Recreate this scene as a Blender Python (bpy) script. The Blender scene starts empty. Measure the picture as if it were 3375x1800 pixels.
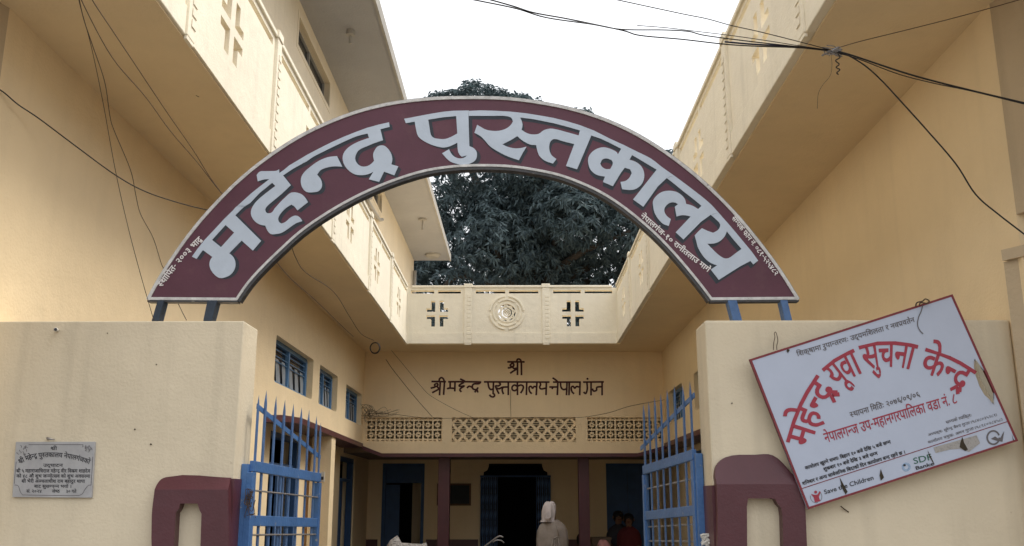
import bpy, bmesh, math, random, json
from mathutils import Vector, Matrix
from mathutils.geometry import tessellate_polygon

# ------------------------------------------------------------------ camera
FOC, CX, CY = 3144.0, 1687.5, 900.0          # focal length and centre in photograph pixels (3375 x 1800)
EYE = Vector((0, 0, 1.6))
PITCH = math.atan(755 / FOC)
YAWA = math.atan2(-27.5 * math.cos(PITCH), FOC)
FW = Vector((math.sin(YAWA) * math.cos(PITCH), math.cos(YAWA) * math.cos(PITCH), math.sin(PITCH)))
RT = Vector((math.cos(YAWA), -math.sin(YAWA), 0))
UP = RT.cross(FW)
scene = bpy.context.scene
cam_data = bpy.data.cameras.new('camera')
cam = bpy.data.objects.new('camera', cam_data)
scene.collection.objects.link(cam)
scene.camera = cam
cam_data.sensor_width = 36
cam_data.lens = 36 * FOC / 3375
cam_data.clip_start = 0.05
cam_data.clip_end = 2000
cam.matrix_world = Matrix(((RT.x, UP.x, -FW.x, EYE.x), (RT.y, UP.y, -FW.y, EYE.y), (RT.z, UP.z, -FW.z, EYE.z), (0, 0, 0, 1)))

# ------------------------------------------------------------------ sky, sun, exposure
SUN_EL, SUN_ROT = math.radians(54), math.radians(80)      # hazy sun from the right of the courtyard
world = bpy.data.worlds.new('World')
scene.world = world
world.use_nodes = True
wn = world.node_tree
wn.nodes.clear()
w_out = wn.nodes.new('ShaderNodeOutputWorld')
w_bg = wn.nodes.new('ShaderNodeBackground')
w_sky = wn.nodes.new('ShaderNodeTexSky')
w_sky.sky_type = 'NISHITA'
w_sky.sun_disc = False
w_sky.sun_elevation = SUN_EL
w_sky.sun_rotation = SUN_ROT
w_sky.air_density = 1.5
w_sky.dust_density = 6
w_mix = wn.nodes.new('ShaderNodeMix')
w_mix.data_type = 'RGBA'
w_mix.inputs[0].default_value = 0.82                      # thick white overcast in front of the blue
w_mix.inputs[7].default_value = (11.0, 11.1, 11.3, 1)
# overcast sky: the zenith is three times as bright as the horizon (CIE overcast)
w_tc = wn.nodes.new('ShaderNodeTexCoord')
w_sep = wn.nodes.new('ShaderNodeSeparateXYZ')
w_ma = wn.nodes.new('ShaderNodeMath')
w_ma.operation = 'MULTIPLY_ADD'
w_ma.use_clamp = False
w_ma.inputs[1].default_value = 1.0
w_ma.inputs[2].default_value = 0.5
w_mx = wn.nodes.new('ShaderNodeMath')
w_mx.operation = 'MAXIMUM'
w_mx.inputs[1].default_value = 0.0
w_vm = wn.nodes.new('ShaderNodeVectorMath')
w_vm.operation = 'SCALE'
w_vm.inputs[0].default_value = (11.0, 11.1, 11.3)
wn.links.new(w_tc.outputs['Generated'], w_sep.inputs[0])
wn.links.new(w_sep.outputs[2], w_mx.inputs[0])
wn.links.new(w_mx.outputs[0], w_ma.inputs[0])
wn.links.new(w_ma.outputs[0], w_vm.inputs['Scale'])
wn.links.new(w_vm.outputs[0], w_mix.inputs[7])
wn.links.new(w_sky.outputs[0], w_mix.inputs[6])
wn.links.new(w_mix.outputs[2], w_bg.inputs[0])
w_bg.inputs[1].default_value = 0.10
wn.links.new(w_bg.outputs[0], w_out.inputs[0])
sun_data = bpy.data.lights.new('sun', 'SUN')
sun_data.energy = 1.5
sun_data.angle = math.radians(24)
sun_data.color = (1, 0.95, 0.87)
sun = bpy.data.objects.new('sun', sun_data)
scene.collection.objects.link(sun)
sd = Vector((math.sin(SUN_ROT) * math.cos(SUN_EL), math.cos(SUN_ROT) * math.cos(SUN_EL), math.sin(SUN_EL)))
sun.rotation_euler = sd.to_track_quat('Z', 'Y').to_euler()
scene.view_settings.view_transform = 'Standard'
scene.view_settings.look = 'None'
scene.view_settings.gamma = 1
scene.view_settings.use_curve_mapping = False
scene.view_settings.exposure = 0.65
scene.cycles.max_bounces = 10
scene.cycles.diffuse_bounces = 7
scene.cycles.use_denoising = True
rnd = random.Random(7)


# ------------------------------------------------------------------ helpers
def at(x, y, ax, v):
    """the point of the plane axis=v that the photograph shows at pixel x, y"""
    d = RT * (x - CX) + UP * (CY - y) + FW * FOC
    i = 'XYZ'.index(ax)
    return EYE + d * ((v - EYE[i]) / d[i])


def mk_mat(name, col, rough=0.8, var=0.12, vscale=1.5, bump=0.0, bscale=60, spec=0.3, alt=None, altamt=0.0,
           altscale=6, streak=0.0, metal=0.0, altlo=0.55, altw=0.08):
    m = bpy.data.materials.new(name)
    m.use_nodes = True
    n, l = m.node_tree.nodes, m.node_tree.links
    b = n['Principled BSDF']
    b.inputs['Roughness'].default_value = rough
    b.inputs['Specular IOR Level'].default_value = spec
    b.inputs['Metallic'].default_value = metal
    geo = n.new('ShaderNodeNewGeometry')
    base = n.new('ShaderNodeRGB')
    base.outputs[0].default_value = (*col, 1)
    cur = base.outputs[0]
    if var:
        ns = n.new('ShaderNodeTexNoise')
        ns.inputs['Scale'].default_value = vscale
        ns.inputs['Detail'].default_value = 8
        ns.inputs['Roughness'].default_value = 0.62
        l.new(geo.outputs['Position'], ns.inputs['Vector'])
        mr = n.new('ShaderNodeMapRange')
        mr.inputs[1].default_value = 0.3
        mr.inputs[2].default_value = 0.7
        mr.inputs[3].default_value = 1 - var
        mr.inputs[4].default_value = 1 + var * 0.6
        l.new(ns.outputs[0], mr.inputs[0])
        mx = n.new('ShaderNodeMix')
        mx.data_type = 'RGBA'
        mx.blend_type = 'MULTIPLY'
        mx.inputs[0].default_value = 1
        l.new(cur, mx.inputs[6])
        l.new(mr.outputs[0], mx.inputs[7])
        cur = mx.outputs[2]
    if streak:
        mp = n.new('ShaderNodeMapping')
        mp.inputs['Scale'].default_value = (7, 7, 0.5)
        l.new(geo.outputs['Position'], mp.inputs[0])
        ns = n.new('ShaderNodeTexNoise')
        ns.inputs['Scale'].default_value = 1.3
        ns.inputs['Detail'].default_value = 5
        l.new(mp.outputs[0], ns.inputs['Vector'])
        mr = n.new('ShaderNodeMapRange')
        mr.inputs[1].default_value = 0.52
        mr.inputs[2].default_value = 0.75
        mr.inputs[3].default_value = 1
        mr.inputs[4].default_value = 1 - streak
        l.new(ns.outputs[0], mr.inputs[0])
        mx = n.new('ShaderNodeMix')
        mx.data_type = 'RGBA'
        mx.blend_type = 'MULTIPLY'
        mx.inputs[0].default_value = 1
        l.new(cur, mx.inputs[6])
        l.new(mr.outputs[0], mx.inputs[7])
        cur = mx.outputs[2]
    if alt:
        ns = n.new('ShaderNodeTexNoise')
        ns.inputs['Scale'].default_value = altscale
        ns.inputs['Detail'].default_value = 9
        ns.inputs['Roughness'].default_value = 0.7
        l.new(geo.outputs['Position'], ns.inputs['Vector'])
        mr = n.new('ShaderNodeMapRange')
        mr.inputs[1].default_value = altlo
        mr.inputs[2].default_value = altlo + altw
        mr.inputs[3].default_value = 0
        mr.inputs[4].default_value = altamt
        l.new(ns.outputs[0], mr.inputs[0])
        mx = n.new('ShaderNodeMix')
        mx.data_type = 'RGBA'
        l.new(mr.outputs[0], mx.inputs[0])
        l.new(cur, mx.inputs[6])
        mx.inputs[7].default_value = (*alt, 1)
        cur = mx.outputs[2]
    l.new(cur, b.inputs['Base Color'])
    if bump:
        ns = n.new('ShaderNodeTexNoise')
        ns.inputs['Scale'].default_value = bscale
        ns.inputs['Detail'].default_value = 6
        l.new(geo.outputs['Position'], ns.inputs['Vector'])
        n2 = n.new('ShaderNodeTexNoise')
        n2.inputs['Scale'].default_value = bscale / 9
        n2.inputs['Detail'].default_value = 3
        l.new(geo.outputs['Position'], n2.inputs['Vector'])
        ad = n.new('ShaderNodeMath')
        ad.operation = 'MULTIPLY_ADD'
        ad.inputs[1].default_value = 2.5
        l.new(n2.outputs[0], ad.inputs[0])
        l.new(ns.outputs[0], ad.inputs[2])
        bp = n.new('ShaderNodeBump')
        bp.inputs['Strength'].default_value = bump
        bp.inputs['Distance'].default_value = 0.01
        l.new(ad.outputs[0], bp.inputs['Height'])
        l.new(bp.outputs[0], b.inputs['Normal'])
    return m


CREAM = (0.81, 0.655, 0.425)
M = dict(
    cream=mk_mat('cream_plaster', CREAM, 0.75, 0.07, 0.9, 0.28, 70, 0.25, alt=(0.62, 0.5, 0.34), altamt=0.5, altscale=20, altlo=0.68, altw=0.04, streak=0.035),
    gatecream=mk_mat('weathered_cream_plaster', (0.67, 0.59, 0.445), 0.8, 0.10, 1.2, 0.22, 75, 0.2, alt=(0.42, 0.34, 0.24), altamt=0.6, altscale=26, altlo=0.675, altw=0.03, streak=0.12),
    parapet=mk_mat('pale_parapet_paint', (0.82, 0.76, 0.62), 0.75, 0.07, 1.6, 0.25, 80, 0.25, alt=(0.5, 0.44, 0.34), altamt=0.55, altscale=18, altlo=0.69, altw=0.04, streak=0.10),
    upper=mk_mat('grey_cream_upper_wall', (0.70, 0.62, 0.48), 0.85, 0.08, 0.8, 0.3, 60, 0.2, streak=0.06),
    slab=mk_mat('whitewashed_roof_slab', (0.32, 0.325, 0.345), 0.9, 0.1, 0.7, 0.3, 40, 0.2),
    concrete=mk_mat('grey_concrete', (0.34, 0.33, 0.31), 0.9, 0.15, 3, 0.5, 40, 0.2),
    maroon=mk_mat('maroon_wall_paint', (0.080, 0.021, 0.029), 0.42, 0.14, 5, 0.12, 90, 0.5, alt=(0.03, 0.012, 0.014), altamt=0.7, altscale=30, altlo=0.70, altw=0.03),
    board=mk_mat('maroon_sign_board', (0.100, 0.031, 0.052), 0.5, 0.12, 6, 0.08, 60, 0.4, alt=(0.22, 0.12, 0.11), altamt=0.3, altscale=4, altlo=0.55, altw=0.3),
    rim=mk_mat('white_rim_paint', (0.60, 0.60, 0.60), 0.6, 0.3, 25, 0.3, 80, 0.4, alt=(0.16, 0.15, 0.15), altamt=0.8, altscale=40, altlo=0.62, altw=0.05),
    dark_rim=mk_mat('dark_metal_edge', (0.05, 0.05, 0.055), 0.5, 0.3, 20, 0.2, 80, 0.5, alt=(0.25, 0.24, 0.22), altamt=0.7, altscale=35, altlo=0.6, altw=0.06),
    letter=mk_mat('silver_letter_paint', (0.49, 0.565, 0.67), 0.5, 0.07, 12, 0.1, 90, 0.45, alt=(0.3, 0.33, 0.36), altamt=0.7, altscale=34, altlo=0.70, altw=0.03),
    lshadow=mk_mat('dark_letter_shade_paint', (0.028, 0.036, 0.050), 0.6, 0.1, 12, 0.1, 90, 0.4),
    white_script=mk_mat('white_script_paint', (0.78, 0.76, 0.76), 0.6, 0.1, 30),
    post=mk_mat('blue_grey_post_paint', (0.030, 0.045, 0.070), 0.55, 0.2, 14, 0.2, 70, 0.4, alt=(0.03, 0.03, 0.035), altamt=0.7, altscale=22, altlo=0.60, altw=0.06),
    fin=mk_mat('shade_toned_fin_plaster', (0.52, 0.42, 0.29), 0.85, 0.1, 1.2, 0.3, 55, 0.2, streak=0.1),  # shade under the overhang put into a darker, greyer base colour
    blue=mk_mat('blue_enamel_paint', (0.058, 0.155, 0.37), 0.42, 0.16, 9, 0.25, 60, 0.5, alt=(0.34, 0.33, 0.30), altamt=0.75, altscale=24, altlo=0.62, altw=0.03),
    bluedull=mk_mat('dull_blue_bar_paint', (0.075, 0.155, 0.33), 0.5, 0.2, 12, 0.3, 60, 0.4, alt=(0.10, 0.09, 0.09), altamt=0.7, altscale=24, altlo=0.63, altw=0.05),
    winblue=mk_mat('grey_blue_window_paint', (0.095, 0.215, 0.40), 0.5, 0.12, 8, 0.15, 60, 0.4),
    doorblue=mk_mat('dark_blue_door_paint', (0.030, 0.085, 0.21), 0.5, 0.2, 6, 0.2, 40, 0.4),
    glass=mk_mat('dark_window_glass', (0.02, 0.026, 0.035), 0.12, 0.1, 3, 0, 60, 0.6),
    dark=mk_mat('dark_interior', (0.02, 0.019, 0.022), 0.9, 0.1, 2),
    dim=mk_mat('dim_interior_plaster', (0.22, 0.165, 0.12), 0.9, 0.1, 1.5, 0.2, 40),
    louvre=mk_mat('pale_louvre_slat', (0.30, 0.34, 0.38), 0.5, 0.15, 20),
    cable=mk_mat('black_cable_sheath', (0.012, 0.012, 0.014), 0.55, 0.1, 20),
    bcable=mk_mat('brown_wire', (0.055, 0.032, 0.022), 0.6, 0.1, 20),
    bluecable=mk_mat('dark_blue_cable_sheath', (0.012, 0.016, 0.05), 0.55, 0.1, 20),
    steel=mk_mat('worn_steel', (0.30, 0.29, 0.29), 0.45, 0.2, 30, 0, 60, 0.5, metal=0.6),
    rust=mk_mat('rusty_wire', (0.09, 0.06, 0.04), 0.8, 0.2, 40),
    flex=mk_mat('white_flex_sheet', (0.44, 0.495, 0.62), 0.45, 0.05, 5, 0.12, 14, 0.4, alt=(0.45, 0.46, 0.5), altamt=0.5, altscale=18, altlo=0.68, altw=0.05),
    red=mk_mat('red_print', (0.33, 0.04, 0.065), 0.5, 0.1, 30),
    redframe=mk_mat('faded_red_print_edge', (0.20, 0.035, 0.045), 0.5, 0.2, 30),
    ink=mk_mat('black_print', (0.035, 0.035, 0.042), 0.5, 0.1, 30),
    greyink=mk_mat('grey_print', (0.12, 0.11, 0.12), 0.5, 0.1, 30),
    greenink=mk_mat('green_print', (0.03, 0.12, 0.08), 0.5, 0.1, 30),
    blueink=mk_mat('pale_blue_print', (0.22, 0.38, 0.58), 0.5, 0.1, 30),
    photo=mk_mat('faded_print_patch', (0.38, 0.37, 0.36), 0.6, 0.35, 60, alt=(0.12, 0.1, 0.08), altamt=0.7, altscale=60, altlo=0.5, altw=0.2),
    soot=mk_mat('soot_stain', (0.045, 0.035, 0.022), 0.8, 0.3, 40),
    torn=mk_mat('sheet_back_flap', (0.33, 0.30, 0.23), 0.7, 0.1, 10),
    marble=mk_mat('grey_marble', (0.37, 0.375, 0.385), 0.4, 0.16, 9, 0.05, 60, 0.4, alt=(0.27, 0.26, 0.29), altamt=0.5, altscale=7, altlo=0.5, altw=0.2),
    plastic=mk_mat('white_plastic', (0.62, 0.60, 0.55), 0.5, 0.1, 20),
    wallpaint=mk_mat('brown_wall_lettering', (0.060, 0.014, 0.014), 0.6, 0.12, 40),
    ground=mk_mat('dusty_street_paving', (0.20, 0.175, 0.145), 0.95, 0.25, 2, 0.6, 25, 0.1),
    floor=mk_mat('courtyard_cement', (0.19, 0.175, 0.155), 0.9, 0.2, 2, 0.4, 25, 0.15),
    bark=mk_mat('grey_brown_bark', (0.06, 0.05, 0.042), 0.95, 0.3, 6, 0.9, 12),
    skin=mk_mat('brown_skin', (0.20, 0.105, 0.065), 0.6, 0.08, 20),
    shawl=mk_mat('beige_shawl', (0.33, 0.285, 0.25), 0.9, 0.15, 12, 0.5, 90),
    hood=mk_mat('white_head_cloth', (0.66, 0.60, 0.60), 0.9, 0.12, 16, 0.5, 90),
    hair=mk_mat('black_hair', (0.012, 0.01, 0.01), 0.6, 0.2, 60, 0.5, 120),
    redcloth=mk_mat('dark_red_cloth', (0.13, 0.025, 0.03), 0.9, 0.15, 12, 0.4, 90),
    darkcloth=mk_mat('charcoal_cloth', (0.04, 0.04, 0.05), 0.9, 0.15, 12, 0.4, 90),
    pinkcloth=mk_mat('pink_head_cloth', (0.42, 0.20, 0.19), 0.9, 0.15, 12, 0.4, 90),
    speckle=mk_mat('speckled_grey_cloth', (0.30, 0.28, 0.26), 0.95, 0.2, 20, 0.6, 60, alt=(0.08, 0.07, 0.07), altamt=0.9, altscale=38, altlo=0.52, altw=0.05),
    wood=mk_mat('brown_wood', (0.15, 0.085, 0.045), 0.6, 0.2, 12, 0.2, 40),
    tyre=mk_mat('black_rubber', (0.02, 0.02, 0.02), 0.8, 0.1, 30),
    slate=mk_mat('dark_notice_board', (0.035, 0.042, 0.042), 0.7, 0.2, 8),
)


def leaf_mat(name, c1, c2):
    m = bpy.data.materials.new(name)
    m.use_nodes = True
    n, l = m.node_tree.nodes, m.node_tree.links
    b = n['Principled BSDF']
    geo = n.new('ShaderNodeNewGeometry')
    mx = n.new('ShaderNodeMix')
    mx.data_type = 'RGBA'
    mx.inputs[6].default_value = (*c1, 1)
    mx.inputs[7].default_value = (*c2, 1)
    l.new(geo.outputs['Random Per Island'], mx.inputs[0])
    l.new(mx.outputs[2], b.inputs['Base Color'])
    b.inputs['Roughness'].default_value = 0.6
    b.inputs['Specular IOR Level'].default_value = 0.35
    tr = n.new('ShaderNodeBsdfTranslucent')
    l.new(mx.outputs[2], tr.inputs[0])
    ms = n.new('ShaderNodeMixShader')
    ms.inputs[0].default_value = 0.28
    l.new(b.outputs[0], ms.inputs[1])
    l.new(tr.outputs[0], ms.inputs[2])
    l.new(ms.outputs[0], n['Material Output'].inputs[0])
    return m


M['leaf'] = leaf_mat('haze_tinted_mango_leaf', (0.038, 0.060, 0.070), (0.095, 0.138, 0.148))  # blue of the distant haze put into the leaf colour
M['leaf_pale'] = leaf_mat('pale_dusty_leaf', (0.06, 0.075, 0.07), (0.16, 0.19, 0.17))

COL = scene.collection


def tag(o, label=None, cat=None, group=None, kind=None):
    for k, v in (('label', label), ('category', cat), ('group', group), ('kind', kind)):
        if v:
            o[k] = v
    return o


def root(name, loc, label=None, cat=None, group=None, kind=None):
    o = bpy.data.objects.new(name, None)
    o.empty_display_size = 0.1
    COL.objects.link(o)
    o.location = loc
    return tag(o, label, cat, group, kind)


def wmat(o):
    m = Matrix.Translation(o.location) @ o.rotation_euler.to_matrix().to_4x4()
    return m if o.parent is None else m


def adopt(o, parent):
    """parent o while o keeps world coordinates"""
    if parent is not None:
        o.parent = parent
        pw = Matrix.Identity(4)
        p = parent
        chain = []
        while p is not None:
            chain.append(p)
            p = p.parent
        for p in reversed(chain):
            pw = pw @ p.matrix_parent_inverse @ Matrix.Translation(p.location)
        o.matrix_parent_inverse = pw.inverted()
    return o


class MB:
    """collects shapes in world coordinates, then becomes one mesh object"""

    def __init__(s):
        s.v, s.f = [], []

    def add(s, vs, fs):
        n = len(s.v)
        s.v += [Vector(p) for p in vs]
        s.f += [tuple(i + n for i in f) for f in fs]
        return s

    def box(s, x0, x1, y0, y1, z0, z1):
        return s.add([(x0, y0, z0), (x1, y0, z0), (x1, y1, z0), (x0, y1, z0), (x0, y0, z1), (x1, y0, z1), (x1, y1, z1), (x0, y1, z1)],
                     [(0, 3, 2, 1), (4, 5, 6, 7), (0, 1, 5, 4), (1, 2, 6, 5), (2, 3, 7, 6), (3, 0, 4, 7)])

    def hexa(s, a, b):
        """a, b: four corners each, joined"""
        return s.add(list(a) + list(b), [(3, 2, 1, 0), (4, 5, 6, 7), (0, 1, 5, 4), (1, 2, 6, 5), (2, 3, 7, 6), (3, 0, 4, 7)])

    def bar(s, p, q, w, t, side=Vector((1, 0, 0))):
        """flat bar from p to q, w wide along side, t thick"""
        p, q = Vector(p), Vector(q)
        d = (q - p).normalized()
        sd_ = (side - d * side.dot(d)).normalized()
        n = d.cross(sd_)
        c = [sd_ * w / 2 + n * t / 2, -sd_ * w / 2 + n * t / 2, -sd_ * w / 2 - n * t / 2, sd_ * w / 2 - n * t / 2]
        return s.hexa([p + k for k in c], [q + k for k in c])

    def tube(s, pts, r, n=6, cap=True):
        pts = [Vector(p) for p in pts]
        rs = r if isinstance(r, (list, tuple)) else [r] * len(pts)
        base = len(s.v)
        up = Vector((0.13, 0.21, 1)).normalized()
        for i, p in enumerate(pts):
            d = (pts[min(i + 1, len(pts) - 1)] - pts[max(i - 1, 0)])
            if d.length < 1e-9:
                d = Vector((0, 0, 1))
            d.normalize()
            if abs(d.dot(up)) > 0.98:
                up = Vector((1, 0.2, 0)).normalized()
            a = d.cross(up).normalized()
            b = d.cross(a).normalized()
            up = -b if (-b).dot(up) > b.dot(up) else b
            b = d.cross(a).normalized()
            for k in range(n):
                t = 2 * math.pi * k / n
                s.v.append(p + (a * math.cos(t) + b * math.sin(t)) * rs[i])
        for i in range(len(pts) - 1):
            for k in range(n):
                s.f.append((base + i * n + k, base + i * n + (k + 1) % n, base + (i + 1) * n + (k + 1) % n, base + (i + 1) * n + k))
        if cap:
            s.f.append(tuple(base + k for k in range(n))[::-1])
            s.f.append(tuple(base + (len(pts) - 1) * n + k for k in range(n)))
        return s

    def plate(s, outer, holes, f, d0, d1):
        """polygon with holes, mapped by f(a, b, d), solid between depths d0 and d1"""
        loops = [outer] + list(holes)
        flat = [p for lp in loops for p in lp]
        tris = tessellate_polygon([[Vector((p[0], p[1], 0)) for p in lp] for lp in loops])
        base = len(s.v)
        n = len(flat)
        s.v += [Vector(f(p[0], p[1], d0)) for p in flat] + [Vector(f(p[0], p[1], d1)) for p in flat]
        for t in tris:
            s.f.append(tuple(base + i for i in t))
            s.f.append(tuple(base + n + i for i in reversed(t)))
        k = base
        for lp in loops:
            m = len(lp)
            for i in range(m):
                j = (i + 1) % m
                s.f.append((k + i, k + j, k + n + j, k + n + i))
            k += m
        return s

    def sheet(s, polys, f, d=0.0):
        for pl in polys:
            tris = tessellate_polygon([[Vector((p[0], p[1], 0)) for p in pl]])
            base = len(s.v)
            s.v += [Vector(f(p[0], p[1], d)) for p in pl]
            s.f += [tuple(base + i for i in t) for t in tris]
        return s

    def build(s, name, mat, parent=None, bevel=0.0, smooth=False, normals=True, origin=None):
        if origin is None and s.v:
            xs = [p.x for p in s.v]; ys = [p.y for p in s.v]; zs = [p.z for p in s.v]
            origin = Vector(((min(xs) + max(xs)) / 2, (min(ys) + max(ys)) / 2, min(zs)))
        me = bpy.data.meshes.new(name)
        me.from_pydata([tuple(p - origin) for p in s.v], [], s.f)
        me.materials.append(mat)
        if normals:
            bm = bmesh.new()
            bm.from_mesh(me)
            bmesh.ops.recalc_face_normals(bm, faces=bm.faces)
            bm.to_mesh(me)
            bm.free()
        if smooth:
            me.shade_smooth()
        o = bpy.data.objects.new(name, me)
        COL.objects.link(o)
        o.location = origin
        if bevel:
            md = o.modifiers.new('bevel', 'BEVEL')
            md.width = bevel
            md.segments = 2
            md.limit_method = 'ANGLE'
            md.angle_limit = math.radians(40)
        adopt(o, parent)
        return o


def rect(a0, a1, b0, b1):
    return [(a0, b0), (a1, b0), (a1, b1), (a0, b1)]


def catmull(pts, k=6):
    out = []
    n = len(pts)
    for i in range(n - 1):
        p0, p1, p2, p3 = pts[max(i - 1, 0)], pts[i], pts[i + 1], pts[min(i + 2, n - 1)]
        for j in range(k):
            t = j / k
            out.append(0.5 * ((2 * p1) + (p2 - p0) * t + (2 * p0 - 5 * p1 + 4 * p2 - p3) * t * t + (3 * p1 - p0 - 3 * p2 + p3) * t ** 3))
    out.append(pts[-1])
    return out


def linked(src, name, loc, parent, rot=None):
    o = src.copy()
    o.name = name
    COL.objects.link(o)
    o.location = loc
    if rot:
        o.rotation_euler = rot
    o.parent = None
    adopt(o, parent)
    return o


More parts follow.
